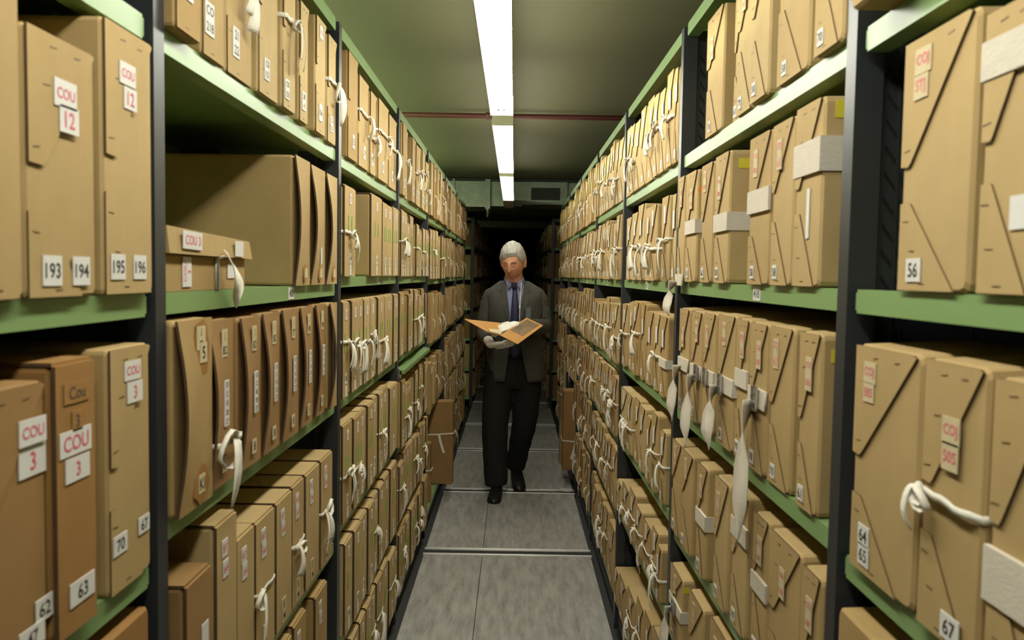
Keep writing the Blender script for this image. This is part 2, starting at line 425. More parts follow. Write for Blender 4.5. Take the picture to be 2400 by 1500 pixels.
def add_flaps(root, w, h, cm, r, near, mode=0):
    th = .0034
    x0, x1 = -w/2+.002, w/2-.002
    kx = r.uniform(.14, .24); zu = r.uniform(.50, .60); zl = zu-r.uniform(.14, .2); q = r.uniform(.72, .95)
    # mirrored layouts
    fx = (lambda f: x0+(x1-x0)*f)
    bm = bmesh.new()
    prism_xz(bm, [(fx(0), h*zu), (fx(kx-.04), h*(zu-.005)), (fx(kx), h*(zu+.01)), (fx(.97), h*.985), (fx(.93), h*.995), (fx(0), h*.995)], -th, -.0004, 0, 1)
    if near: staples(bm, [(fx(.1), h*(zu+.06), .012, .1), (fx(.25), h*.8, .012, .1), (fx(.35), h*.95, .012, .1), (fx(.7), h*.95, .012, .1)], -th, 2)
    new_obj('front_flap', bm, [cm, CARD_EDGE, STAPLE], root)
    bm = bmesh.new()
    prism_xz(bm, [(fx(0), h*.004), (fx(q), h*.004), (fx(kx), h*zl), (fx(kx-.06), h*(zl+.005)), (fx(0), h*(zl+.005))], -th*.6, -.0004, 0, 1)
    if near: staples(bm, [(fx(.1), h*(zl-.07), .012, -.05), (fx(.22), h*.16, .012, -.05), (fx(.4), h*.03, .012, 0)], -th*.6, 2)
    new_obj('front_flap', bm, [cm, CARD_EDGE, STAPLE], root)
    def depth(fx_, fz_, lw, lh):
        y = -.0012
        for ax in (-.5, .5):
            for az in (-.5, .5):
                X_, Z_ = fx_+ax*lw/w, fz_+az*lh/h
                if Z_ > zu and X_ < kx+(.97-kx)*(Z_-zu)/(1-zu): y = min(y, -th-.0008)
                elif Z_ < zl and X_ < kx+(q-kx)*(zl-Z_)/zl: y = min(y, -th*.6-.0008)
        return y
    return depth

def add_bow(root, w, h, cm, r, amt):
    """front cover whose open edge bulges out towards the aisle"""
    bm = bmesh.new(); nx, nz = 5, 10; th = .004; F = []; K = []
    for j in range(nz+1):
        for i in range(nx+1):
            u, v = i/nx, j/nz
            y = -.004 - amt*(1-u)**1.3*math.sin(PI*min(1, max(0, v*1.08-.04)))**.8
            F.append(bm.verts.new((-w/2+w*u, y-th, h*v))); K.append(bm.verts.new((-w/2+w*u, y, h*v)))
    ix = lambda i, j: j*(nx+1)+i
    for j in range(nz):
        for i in range(nx):
            bm.faces.new((F[ix(i, j)], F[ix(i+1, j)], F[ix(i+1, j+1)], F[ix(i, j+1)])); bm.faces.new((K[ix(i, j+1)], K[ix(i+1, j+1)], K[ix(i+1, j)], K[ix(i, j)]))
    for j in range(nz):
        for i in (0, nx):
            f = bm.faces.new((F[ix(i, j)], K[ix(i, j)], K[ix(i, j+1)], F[ix(i, j+1)])); f.material_index = 1
    for i in range(nx):
        for j in (0, nz): bm.faces.new((F[ix(i, j)], K[ix(i, j)], K[ix(i+1, j)], F[ix(i+1, j)]))
    bmesh.ops.recalc_face_normals(bm, faces=bm.faces)
    o = new_obj('front_cover', bm, [cm, CARD_EDGE], root); return o

def add_cover(root, w, h, d, cm, notch=True):
    """hinged front and top cover with a cut edge on the open side"""
    bm = bmesh.new(); th = .004; g = .003
    box(bm, -w/2, w/2, -g-th, -g, .0, h); box(bm, -w/2, w/2, -g, d*.9, h, h+th)
    for f in bm.faces:
        if abs(f.normal.x) > .9 or (f.calc_center_median().x < -w/2+1e-5): f.material_index = 1
    f0 = [f for f in bm.faces]
    new_obj('front_cover', bm, [cm, CARD_EDGE], root)

def add_tape(root, w, h, z, r, fine=True, yo=-.0075, fx=.5, tails=2, big=1.):
    bm = bmesh.new(); x0, x1 = -w/2-.001, w/2+.001
    sag = r.uniform(-.004, .006)
    n = 8 if fine else 4
    wid = r.uniform(.006, .009)
    kx = x0+(x1-x0)*fx; kz = z+sag
    for xe in (x0, x1):
        ribbon(bm, [(xe, .12, z+.004), (xe, .0, z)]+[(xe+(kx-xe)*i/n, yo-.0012, z+sag*(i/n)**2+.0015*math.sin(i*1.7)) for i in range(1, n+1)], (0, 0, 1), [wid]*(n+1)+[.004], .0016)
    blob(bm, (kx, yo-.004, kz), (.0055*big**.5, .005, .0065*big**.5), 0, 2)
    m_ = 10 if fine else 6
    for q in range(tails):
        sx = ((-1, 1)[q % 2])*r.uniform(.1, .9); L = r.uniform(.035, .075)*big if big < 2 else .105; ww = r.uniform(.013, .021)*min(big, 1.4)
        ph = r.uniform(-.4, .4); tw = r.uniform(-1., 1.); lift = r.uniform(.2, 1.)
        p = []
        for i in range(m_+1):
            f = i/m_
            p.append((kx+sx*L*.40*math.sin(f*1.5), yo-.004-.014*math.sin(f*PI*.85), kz+.010*lift*math.sin(min(1, f*2)*PI)-L*f**1.35))
        ribbon(bm, p, [(math.cos(ph+tw*i/m_), .55*math.sin(ph+tw*i/m_), .15*sx) for i in range(m_+1)], [.0045+(ww-.0045)*((i/m_)**.7 if big < 2 else 1.25*math.sin(PI*min(1, .06+.92*i/m_))**.8) for i in range(m_+1)], .0014)
    for q in range(r.choice((0, 1, 1, 2))):
        d = r.choice((-1, 1)); R1, R2 = r.uniform(.010, .018)*big, r.uniform(.007, .012)*big; tl = r.uniform(-.9, .3)
        p = []
        for i in range(m_+1):
            a_ = PI-2*PI*i/m_; px, pz = R1*(1+math.cos(a_)), R2*math.sin(a_)
            p.append((kx+d*(px*math.cos(tl)-pz*math.sin(tl)), yo-.006-.006*abs(math.sin(a_)), kz+px*math.sin(tl)+pz*math.cos(tl)))
        ribbon(bm, p, (.1, 1, .2), .008, .0012)
    return new_obj('cotton_tape', bm, COTTON, root, None, True)

def add_web(root, w, h, d, z, ht=.036, yo=-.0065, tail=0., buckle=False, sides=True, fx=.35, tw=.042):
    bm = bmesh.new(); x0, x1 = -w/2-.0015, w/2+.0015
    box(bm, x0, x1, -.0052, -.0002, z-ht/2, z+ht/2)
    if sides: box(bm, x1-.0012, x1+.0018, -.0052, d*.85, z-ht/2, z+ht/2)
    if tail:
        kx = x0+(x1-x0)*fx; n = 26; p = []; wd = []
        for i in range(n+1):
            f = i/n
            p.append((kx-(.008+.03*abs(tail-.13))*math.sin(f*(4+9*tail)), yo-.006-.015*math.sin(min(1, f*2.5)*PI*.55)+.004*math.sin(f*6), z-.004-tail*f)); a_ = -1.0+1.35*min(1, f*2.2)-.9*max(0, f-.72)*(1+8*tail); wd.append((math.cos(a_), math.sin(a_), .12*math.sin(f*4)))
        ribbon(bm, p, wd, tw, .002)
    o = new_obj('webbing_strap', bm, WEB, root)
    if tail: o.data.polygons.foreach_set('use_smooth', [len(p_.vertices) == 4 and abs(p_.normal.z) < .9 and p_.area < .0006 for p_ in o.data.polygons])
    if buckle:
        bm = bmesh.new(); kx = x0+(x1-x0)*(fx+.12)
        for a in (-.012, .012): box(bm, kx+a-.002, kx+a+.002, yo-.007, yo-.0025, z-ht*.6, z+ht*.6)
        for zz in (-.6, -.2, .2, .6): box(bm, kx-.012, kx+.012, yo-.007, yo-.0025, z+ht*zz-.0018, z+ht*zz+.0018)
        new_obj('buckle', bm, BUCKLE, o)
    return o

ORD = ['first', 'second', 'third', 'fourth', 'fifth', 'sixth', 'seventh', 'eighth', 'ninth', 'tenth', 'eleventh', 'twelfth', 'thirteenth', 'fourteenth']
SHN = {'A': 'top', 'B': 'eye-level', 'C': 'chest-high', 'D': 'waist-high', 'E': 'knee-high', 'F': 'bottom'}
BAYN = ['nearest', 'second', 'third', 'fourth', 'fifth', 'sixth', 'seventh']

def archive_box(side, w, h, d, yc, z, prot=0., mi=None, style='flap', extras=(), fine=2, seed=0, bulge=0., label=None, group=None, tilt=0.):
    """fine: 2 near, 1 middle, 0 far"""
    r = random.Random(seed); s = SGN[side]
    cm = CARD[mi if mi is not None else r.choice([0, 0, 1, 1, 2, 4])]
    root = None
    recess = .006 if style == 'bow' else 0.
    bm = body_mesh(w, h - (.0045 if style == 'cover' else 0), d, .006 if side == 'L' else .009, bulge)
    root = new_obj('archive_box', bm, cm)
    root.location = (s*(WW[side]-prot), yc, z+.0006); root.rotation_euler = (0, tilt, -s*PI/2)
    yo = -.0052
    dep = None
    if style == 'flap': dep = add_flaps(root, w, h, cm, r, fine == 2); yo = -.0042
    elif style == 'plain': yo = -.001
    elif style == 'bow': add_bow(root, w, h, cm, r, r.uniform(.012, .02)); yo = -.0085
    elif style == 'cover': add_cover(root, w, h-.0045, d, cm); yo = -.0078
    for e in extras:
        k = e[0]
        if k == 'lab':
            _, fx, fz, lw, lh, text, ink, paper = e[:8]; vert = len(e) > 8 and e[8]
            y = dep(fx, fz, lw, lh) if dep else yo
            if style == 'bow':
                v = fz; y = -.0095-.017*(1-fx)**1.3*math.sin(PI*v)**.8
            place('label', label_mesh(lw, lh, text, ink, paper, vert), root, (-w/2+w*fx, y, h*fz))
        elif k == 'tape': add_tape(root, w, h, h*e[1], r, fine > 0, yo-.002 if style != 'bow' else yo-.014, e[2] if len(e) > 2 else r.uniform(.3, .7), e[3] if len(e) > 3 else 2, e[4] if len(e) > 4 else 1.)
        elif k == 'web': add_web(root, w, h, d, h*e[1], e[2], yo-.001, *(e[3:]))
        elif k == 'note':
            bm = bmesh.new(); box(bm, w/2+.0004, w/2+.0012, e[1], e[1]+e[3], h*e[2]-e[3]*.42, h*e[2]+e[3]*.42)
            new_obj('sticky_note', bm, YELLOW, root)
        elif k == 'dot':
            bm = bmesh.new(); tube(bm, [(w/2+.0004, e[1], h*e[2]), (w/2+.0014, e[1], h*e[2])], .0095, 20); new_obj('round_sticker', bm, ORANGE, root)
        elif k == 'green':
            for q in range(e[1]):
                place('green_label', label_mesh(.012, .05, '', INK, LGREEN), root, (-w/2+w*(.35+.3*q), yo, h*.57))
        elif k == 'glue':
            bm = bmesh.new(); pts = []
            for i in range(14):
                a = i*2*PI/14; pts.append((-w/2+w*e[1]+math.cos(a)*e[3]*r.uniform(.75, 1.1), h*e[2]+math.sin(a)*e[4]*r.uniform(.8, 1.1)))
            y = yo
            if style == 'bow': y = -.009-.017*(1-e[1])**1.3*math.sin(PI*e[2])**.8
            prism_xz(bm, pts, y-.0002, y+.0006); new_obj('glue_stain', bm, GLUE, root)
    if label: tag(root, label, 'archive box', group)
    return root

# --- digitised rows: (left x, right x, top y) in the photograph, turned into real widths, heights and distances on the shelf
def resolve(side, bay, key, rows):
    s = SGN[side]; z = SH[side][bay][key]; out = []
    above = [v for v in list(SH[side][bay].values())+[TOP] if v > z+.05]
    clear = min(above)-LIP-z-.010
    for xa, xb, yt, *rest in rows:
        opt = rest[0] if rest else {}
        X = s*(WW[side]-max(.006, opt.get('prot', .006)))
        v = 700.
        for _ in range(4):
            ya = on_x(xa, v, X)[0]; yb = on_x(xb, v, X)[0]
            v = proj_v(X, (ya+yb)/2, z+.13)
        if yt is None: h = opt.get('h', min(.29, clear))
        else: h = on_x((xa+xb)/2, yt, X)[1]-z
        h = max(.10, min(h, clear))
        out.append([min(ya, yb), max(ya, yb), h, opt])
    out.sort(key=lambda q: q[0])
    lim0, lim1 = post_far(bay-1)+.004, post_far(bay)-.048
    for i, q in enumerate(out):
        if q[3].get('free'): continue
        q[0] = max(q[0], lim0); q[1] = min(q[1], lim1)
        if i and q[0] < out[i-1][1]+.005:
            mid = max(out[i-1][0]+.022, (q[0]+out[i-1][1])/2); out[i-1][1] = mid-.0025; q[0] = mid+.0025
        if q[1]-q[0] < .022: q[1] = q[0]+.022
    return z, out

CNT = [0]
def desc(side, bay, key, i, look):
    return '%s, %s from camera on the %s shelf, %s bay, %s rack' % (look, ORD[i], SHN[key], BAYN[bay], 'left' if side == 'L' else 'right')

P, I = PINK, INK
def cou(fx, fz, num, w=.045, h=.026): return [('lab', fx, fz, w, h, 'COU', P, PAPER), ('lab', fx+.02, fz-.095, w*.85, h*1.05, num, P, PAPER)]

def do_row(side, bay, key, rows, style, mi=None, gen=None, fine=2, bulge=0.):
    z, out = resolve(side, bay, key, rows)
    for i, (a, b, h, opt) in enumerate(out):
        CNT[0] += 1; r = random.Random(CNT[0]*17+3)
        st = opt.get('style', style); ex = list(opt.get('ex', ()))
        w = b-a
        if gen and not opt.get('nogen'): ex += gen(r, w, h, i)
        mm = opt.get('mi', mi if not isinstance(mi, list) else r.choice(mi))
        look = opt.get('look')
        if not look:
            kinds = [e[0] for e in ex]
            look = ('tan' if (mm or 0) in (0, 1, 4) else 'brown')+' box'
            if 'web' in kinds: look += ' with cream webbing'
            elif 'tape' in kinds: look += ' with tied tape'
            elif 'green' in kinds: look += ' with green labels'
            else: look = ('plain ' if not ex else 'labelled ')+look
        if st == 'bow': bulge_ = 0
        else: bulge_ = bulge
        prot = opt.get('prot', .006+r.uniform(-.004, .006))
        archive_box(side, w-.002, h, opt.get('d', .37), (a+b)/2, z, prot, mm, st, ex, fine, CNT[0]*7+1, bulge_,
                    opt.get('label') or desc(side, bay, key, i, look), 'archive boxes on the %s shelf, %s bay, %s rack' % (SHN[key], BAYN[bay], 'left' if side == 'L' else 'right'))

LAB = lambda fx, fz, w=.028, h=.03, t='', ink=I, paper=PAPER, v=False: ('lab', fx, fz, w, h, t, ink, paper, v)
# ---- left rack, nearest bay
do_row('L', 0, 'B', [(-78, 42, None, dict(h=.315, mi=1)),
    (48, 218, 93, dict(mi=1, label='tan box numbered 193 and 194 on the nearest eye-level shelf', ex=[LAB(.50, .79, .042, .028, 'COU', P), LAB(.55, .695, .036, .028, '12', P), LAB(.30, .105, .034, .031, '193'), LAB(.72, .105, .034, .031, '194')])),
    (230, 350, 72, dict(mi=0, label='tan box numbered 195 and 196 beside the nearest left post', ex=[LAB(.42, .83, .04, .026, 'COU', P), LAB(.47, .742, .032, .026, '12', P), LAB(.22, .105, .034, .030, '195'), LAB(.66, .105, .034, .030, '196')]))], 'flap')
do_row('L', 0, 'C', [(-70, 113, 910, dict(mi=3, label='orange-brown box labelled COU 3 and numbered 47 and 62', ex=[LAB(.76, .83, .045, .026, 'COU', P), LAB(.79, .722, .045, .030, '3', P), LAB(.72, .09, .042, .022, '47'), LAB(.93, .16, .030, .024, '62')])),
    (117, 212, 842, dict(mi=5, style='cover', label='brown box with Cou 3 written by hand, numbered 63', ex=[('lab', .5, .88, .05, .022, 'Cou', PEN, CARD[5]), ('lab', .5, .775, .02, .022, '3', PEN, CARD[5]), LAB(.46, .70, .062, .027, 'COU', P), LAB(.5, .60, .048, .026, '3', P), LAB(.58, .14, .05, .026, '63')])),
    (216, 243, 838, dict(mi=4, style='plain', prot=-.015, label='narrow plain tan box squeezed between the boxes numbered 63 and 70')),
    (250, 351, 812, dict(mi=1, label='tan box labelled COU 3, numbered 70 and 67, beside the post', ex=[LAB(.5, .90, .042, .024, 'COU', P), LAB(.55, .808, .04, .026, '3', P), LAB(.2, .20, .034, .024, '70'), LAB(.8, .215, .03, .022, '67')]))], 'flap')
do_row('L', 0, 'D', [(255, 378, 1455, dict(mi=5, label='brown box at the lower left corner, below the box numbered 70'))], 'plain')
# ---- left rack, second bay
def genA(r, w, h, i):
    e = [LAB(r.uniform(.25, .45), r.uniform(.12, .2), .03, .04, r.choice(['C0|151', '38|41', '156']), I)]
    return e
do_row('L', 1, 'A', [(399, 471, None, dict(prot=.02, ex=[LAB(.4, .24, .036, .045, 'CO|217', I)], nogen=1, mi=2)), (473, 527, None, dict(ex=[LAB(.25, .2, .036, .05, 'CO|218', I)], nogen=1, mi=1)),
    (534, 595, None, dict(ex=[('tape', .62, .5, 2, 1.6), LAB(.3, .2, .032, .05, '21|22', I)], nogen=1, mi=0)), (600, 652, None, dict(mi=4)),
    (657, 693, None, dict(ex=[('tape', .62, .8, 2, 1.5)], prot=.016, mi=4)), (695, 717, 12, dict(mi=4)),
    (722, 733, 25, dict(style='plain', prot=-.02, mi=2, nogen=1)), (735, 763, 45, dict(ex=[LAB(.4, .88, .03, .03, 'CO', P)], prot=.014, mi=4)), (764, 785, 90, dict(ex=[('tape', .58, .9, 1, 2.2)], mi=4))], 'flap', gen=genA)
glueC = [('glue', .55, .10, .02, .02), LAB(.6, .10, .02, .022, '', I, OLDPAPER)]
do_row('L', 1, 'B', [(688, 722, 372, dict(ex=glueC, mi=1)), (724, 757, 394, dict(ex=glueC+[LAB(.55, .25, .012, .04, '', I)], mi=1)), (760, 785, 412, dict(ex=glueC, mi=0))], 'bow')
def genC(r, w, h, i):
    return [LAB(.5, .86, .024, .045, r.choice(['J|82', 'J|77', 'J|90']), I, OLDPAPER), LAB(.5, .50, .02, .075, '|'.join(['10', '12', '18', '20', '27']), I), LAB(.5, .13, .022, .026, r.choice(['8', '5', '11']), I, OLDPAPER)]
do_row('L', 1, 'C', [(395, 479, 743, dict(nogen=1, mi=2, ex=[('glue', .62, .85, .03, .045), LAB(.58, .90, .032, .035, 'J|22', I, OLDPAPER), LAB(.64, .82, .026, .03, '5', I, OLDPAPER), ('glue', .58, .12, .03, .03), LAB(.58, .12, .024, .028, 'KI', I, OLDPAPER)], label='tan box with two amber glue stains around its labels')),
    (480, 541, 750, dict(mi=3, ex=[('tape', .27, .6, 1, 2.6)], label='brown box with drooping white tape bow, beside the box with amber stains')), (556, 602, 744, dict(mi=3)), (608, 647, 734, dict(mi=3)), (652, 690, 725, dict(mi=3)), (698, 726, 720, dict(mi=3)), (736, 756, 714, dict(mi=3)), (762, 778, 710, dict(nogen=1, mi=2))], 'bow', gen=genC)
def genD(r, w, h, i):
    return [LAB(.36, .86, .024, .028, r.choice(['BT', 'RT', 'BG']), P), LAB(.40, .755, .024, .028, r.choice(['64', '84', '94']), P), LAB(.45, .12, .026, .05, 'E|M', I, OLDPAPER)]
do_row('L', 1, 'D', [(418, 478, 1345, dict(mi=3, label='short brown box with one torn label on the waist-high left shelf', nogen=1, ex=[LAB(.7, .62, .026, .05)])), (490, 538, 1212, dict(mi=0)), (541, 582, 1245, {}), (593, 637, 1205, dict(ex=[('tape', .48, .15, 1, 1.5)])), (641, 677, 1163, {}), (679, 706, 1128, dict(ex=[('tape', .5, .2, 1, 1.6)])), (709, 741, 1098, {}), (743, 770, 1067, dict(ex=[('tape', .5, .2, 2, 1.6)]))], 'cover', mi=[1, 1, 0], gen=genD)
do_row('L', 1, 'E', [(560, 620, None, {}), (625, 676, None, {}), (683, 711, 1435, {}), (714, 727, 1425, dict(style='plain', prot=-.01, nogen=1)), (730, 757, 1380, {})], 'cover', mi=[1, 2], gen=genD)
# ---- left rack, third bay
def genL2(r, w, h, i):
    e = [LAB(.5, .86, .022, .03, r.choice(['CO', 'CJ']), P), ('green', 2 if w > .11 else 1), LAB(.5, .2, .022, .03, r.choice(['64', '71', '85'])), LAB(.5, .07, .022, .03, '')]
    if r.random() < .42: e.append(('tape', r.uniform(.42, .6), r.uniform(.3, .7), 2, r.uniform(1.1, 1.7)))
    return e
def genTop(r, w, h, i):
    e = [LAB(r.uniform(.3, .6), .18, .028, .04, r.choice(['12', '15', '29']))]
    if r.random() < .55: e.append(('tape', r.uniform(.38, .62), r.uniform(.3, .8), 2, r.uniform(1., 1.6)))
    return e
do_row('L', 2, 'A', [(797, 809, 95, dict(style='plain', prot=-.02, nogen=1)), (811, 835, 122, dict(mi=2)), (838, 862, 187, {}), (865, 880, 220, {}), (882, 907, 243, {}), (910, 929, 277, {})], 'flap', mi=[4, 0, 0], gen=genTop, fine=1)
do_row('L', 2, 'B', [(796, 825, 436, {}), (863, 888, 458, {}), (889, 902, 475, {}), (903, 916, 482, {}), (918, 931, 487, {})], 'cover', mi=[4, 0, 1], gen=genL2, fine=1)
do_row('L', 2, 'C', [(794, 811, 706, {}), (812, 817, 706, dict(style='plain', nogen=1, prot=-.01)), (820, 834, 703, {}), (836, 848, 701, {}), (849, 863, 699, {}), (865, 876, 697, {}), (879, 894, 695, {}), (897, 915, 692, {}), (917, 927, 689, {})], 'cover', mi=[0, 1, 4], gen=genL2, fine=1)
do_row('L', 2, 'D', [(797, 818, 989, {}), (822, 839, 973, {}), (840, 852, 959, {}), (854, 869, 944, {}), (870, 879, 929, {}), (880, 890, 919, {}), (891, 905, 908, {}), (907, 925, 902, {})], 'cover', mi=[0, 1, 4], gen=genL2, fine=1)
do_row('L', 2, 'E', [(803, 820, 1263, {}), (821, 837, 1232, {}), (838, 853, 1205, {}), (855, 869, 1180, {}), (870, 881, 1157, {}), (883, 894, 1136, {}), (895, 907, 1113, {}), (908, 922, 1089, {})], 'cover', mi=[0, 4, 0], gen=genL2, fine=1)
do_row('L', 2, 'F', [(800, 812, 1490, {}), (816, 832, 1470, {}), (834, 847, 1441, {}), (849, 862, 1410, {}), (863, 874, 1380, {}), (876, 889, 1348, {}), (890, 903, 1322, {}), (905, 920, 1297, {}), (922, 935, 1272, {})], 'cover', mi=[0, 1, 4], gen=genL2, fine=1)

# ---- right rack, nearest bay
do_row('R', 0, 'A', [(2004, 2088, None, dict(prot=.045, h=.28, free=1, mi=1, style='plain', label='tan box overhanging the top right shelf beside the nearest dark post'))], 'flap')
do_row('R', 0, 'B', [(2112, 2276, 68, dict(mi=0, label='big tan box numbered 56 beside the perforated dark post', ex=[LAB(.32, .90, .034, .028, 'COJ', P, OLDPAPER), LAB(.30, .80, .03, .026, 'STJ', P, OLDPAPER), LAB(.28, .085, .032, .026, '56')])), (2302, 2440, 8, dict(mi=0, ex=[('web', .83, .036), LAB(.75, .28, .03, .03)]))], 'flap', bulge=.004)
do_row('R', 0, 'C', [(2003, 2155, 818, dict(mi=1, ex=[LAB(.28, .885, .032, .026, 'COJ', P, OLDPAPER), LAB(.27, .80, .028, .024, '505', P, OLDPAPER), LAB(.26, .17, .03, .026, '64'), LAB(.27, .085, .03, .026, '65')])), (2164, 2310, 850, dict(mi=1, label='tan box with a knotted white cord, numbered 67', ex=[LAB(.52, .76, .032, .028, 'COJ', P, OLDPAPER), LAB(.52, .67, .030, .028, '505', P, OLDPAPER), ('tape', .5, .1, 1, .9), LAB(.62, .07, .034, .026, '67'), ('note', .008, .92, .022)])), (2328, 2480, 895, dict(mi=1, ex=[('web', .36, .05)]))], 'flap', bulge=.008)
do_row('R', 0, 'D', [(1962, 2085, 1470, dict(mi=2, label='brown box with its top showing at the bottom right, under box 67'))], 'plain', bulge=.006)
# ---- right rack, second bay
def genR(r, w, h, i):
    e = [LAB(r.uniform(.3, .6), r.uniform(.72, .86), .024, .05, r.choice(['COJ|505', 'COJ|507', 'STJ|61']), P, OLDPAPER), LAB(.28, .085, .022, .024, r.choice(['61', '58', '70']))]
    return e
do_row('R', 1, 'A', [(1657, 1694, 34, dict(mi=0)), (1706, 1726, None, dict(prot=-.01)), (1728, 1768, None, {}), (1769, 1812, None, {}), (1828, 1900, None, {}), (1926, 1999, None, {})], 'flap', mi=[0, 4], gen=genR, bulge=.003)
do_row('R', 1, 'B', [(1593, 1610, 417, dict(ex=[('web', .0 + .02, .03, .09, False, False, .3)] )), (1612, 1636, 405, dict(ex=[('web', .50, .034), ('dot', .010, .82)])), (1644, 1670, 386, {}), (1680, 1712, 363, dict(ex=[('web', .47, .038), ('note', .016, .90, .024)], label='tan eye-level box with webbing and a square yellow note on its side')), (1757, 1806, 318, dict(ex=[('web', .56, .042, 0, False, False)])), (1813, 1862, 287, {}), (1864, 1925, 246, dict(ex=[('web', .70, .050), ('note', .016, .93, .030), LAB(.55, .40, .012, .075)], nogen=1, label='tan box with broad webbing and yellow note, beside the nearest right post'))], 'flap', mi=[0, 1, 0], gen=genR, bulge=.003)
do_row('R', 1, 'C', [(1596, 1618, 723, dict(ex=[('web', .47, .032, .14, False, False, .4)])), (1621, 1644, 730, dict(ex=[('web', .46, .03, .17, True, False, .7)])), (1649, 1676, 733, dict(ex=[('web', .46, .032, 0, True)])), (1687, 1726, 738, dict(ex=[('web', .47, .034, .13, True, True, .25)])), (1729, 1757, 748, dict(ex=[('web', .58, .034, 0, False, False)])), (1758, 1798, 757, dict(ex=[('web', .50, .034, .26, True, False, .45)], label='tan box with the longest buckled strap hanging over the shelf below')), (1800, 1852, 766, {}), (1869, 1918, 779, dict(ex=[('note', .013, .885, .024)], label='tan chest-high box with yellow note on its shaded side, beside the post'))], 'flap', mi=[1, 0, 1], gen=genR, bulge=.008)
do_row('R', 1, 'D', [(1577, 1599, 1032, {}), (1600, 1627, 1058, {}), (1640, 1663, 1088, dict(ex=[('web', .52, .034)])), (1680, 1712, 1121, {}), (1715, 1752, 1150, dict(ex=[('web', .72, .036, 0, False, False)])), (1760, 1795, 1207, dict(ex=[('web', .52, .032, 0, False, False)])), (1796, 1870, 1264, dict(label='broadest tan box with wide front flap on the waist-high right shelf')), (1884, 1937, 1338, {})], 'flap', mi=[0, 1, 1], gen=genR, bulge=.006)
do_row('R', 1, 'E', [(1572, 1600, 1336, dict(ex=[('web', .52, .03, .13, True, True, .4), ('note', .002, .88, .018)])), (1615, 1648, 1401, {}), (1660, 1707, 1473, {}), (1716, 1770, None, dict(h=.24)), (1780, 1840, None, dict(h=.24))], 'flap', mi=[0, 1], gen=genR, bulge=.006)
# ---- right rack, third bay
def genR2(r, w, h, i):
    e = [LAB(.5, r.uniform(.68, .85), .022, .05, '', P, PAPER), LAB(.35, .10, .02, .024)]
    if r.random() < .5: e.append(('tape', r.uniform(.40, .58), r.uniform(.2, .8), 2, r.uniform(1., 1.7)))
    return e
do_row('R', 2, 'A', [(1469, 1480, 302, {}), (1481, 1491, 296, {}), (1492, 1504, 286, {}), (1505, 1517, 256, {}), (1519, 1535, 233, {}), (1537, 1550, 226, {}), (1552, 1564, 213, {}), (1569, 1585, 172, {}), (1586, 1598, 160, {})], 'flap', mi=[4, 0], gen=genR2, fine=1)
do_row('R', 2, 'B', [(1470, 1482, 511, {}), (1484, 1498, 500, {}), (1499, 1512, 481, {}), (1514, 1526, 488, {}), (1527, 1543, 482, {}), (1557, 1573, 462, {}), (1576, 1590, 455, {})], 'flap', mi=[0, 1, 4], gen=genR2, fine=1)
do_row('R', 2, 'C', [(1461, 1472, 712, {}), (1474, 1484, 708, {}), (1485, 1500, 706, {}), (1502, 1512, 712, {}), (1514, 1530, 730, {}), (1532, 1545, 735, {}), (1548, 1564, 741, dict(ex=[('web', .42, .026)]))], 'flap', mi=[0, 1, 2], gen=genR2, fine=1)
do_row('R', 2, 'D', [(1456, 1470, 910, {}), (1472, 1484, 923, {}), (1486, 1498, 934, {}), (1499, 1512, 952, {}), (1515, 1528, 976, {}), (1530, 1543, 967, {}), (1550, 1561, 1008, {})], 'flap', mi=[0, 1, 4], gen=genR2, fine=1)
do_row('R', 2, 'E', [(1445, 1459, 1125, {}), (1461, 1476, 1140, {}), (1478, 1492, 1150, {}), (1494, 1508, 1190, {}), (1510, 1526, 1225, {}), (1528, 1541, 1240, {}), (1543, 1553, 1280, {})], 'flap', mi=[0, 1, 4], gen=genR2, fine=1)
do_row('R', 2, 'F', [(1440, 1452, 1330, {}), (1455, 1470, 1360, {}), (1472, 1488, 1390, {}), (1490, 1505, 1410, {}), (1508, 1524, 1440, {}), (1527, 1545, 1480, {})], 'flap', mi=[1, 0, 1], gen=genR2, fine=1)

# ---- fourth and later bays, filled with boxes of the same kinds
def fill(side, bay, key, r, lo=.085, hi=.15):
    z = SH[side][bay][key]
    above = [v for v in list(SH[side][bay].values())+[TOP] if v > z+.05]
    clear = min(above)-LIP-z-.012
    y = post_far(bay-1)+.006; end = post_far(bay)-.05; out = []
    base = r.uniform(.255, .275)
    if key == 'A': base = .285
    while y < end-.05:
        w = min(r.uniform(lo, hi), end-y)
        if end-(y+w) < .05: w = end-y
        h = min(clear, base+r.uniform(-.03, .02))
        out.append((y, y+w-.004, h, z)); y += w
        if r.random() < .08: y += r.uniform(.02, .07)
    return out

for side in 'LR':
    r = random.Random(5 if side == 'L' else 8)
    for bay, key in [(3, k) for k in 'ABCDEF']+[(4, 'B')]:
        for i, (a, b, h, z) in enumerate(fill(side, bay, key, r)):
            CNT[0] += 1; rr = random.Random(CNT[0]*13)
            w = b-a
            if side == 'L': st = 'flap' if key == 'A' else 'cover'; g = genTop if key == 'A' else genL2
            else: st = 'flap'; g = genR2
            ex = g(rr, w, h, i)
            mm = rr.choice([0, 1, 4] if key in 'AB' else [0, 1, 1, 2])
            look = ('tan' if mm in (0, 1, 4) else 'brown')+' box'+(' with tied tape' if any(e[0] == 'tape' for e in ex) else ' with small labels')
            archive_box(side, w, h, .37, (a+b)/2, z, .006+rr.uniform(-.006, .010), mm, st, ex, 1, CNT[0], 0, desc(side, bay, key, i, look), 'archive boxes on the %s shelf, %s bay, %s rack' % (SHN[key], BAYN[bay], 'left' if side == 'L' else 'right'))

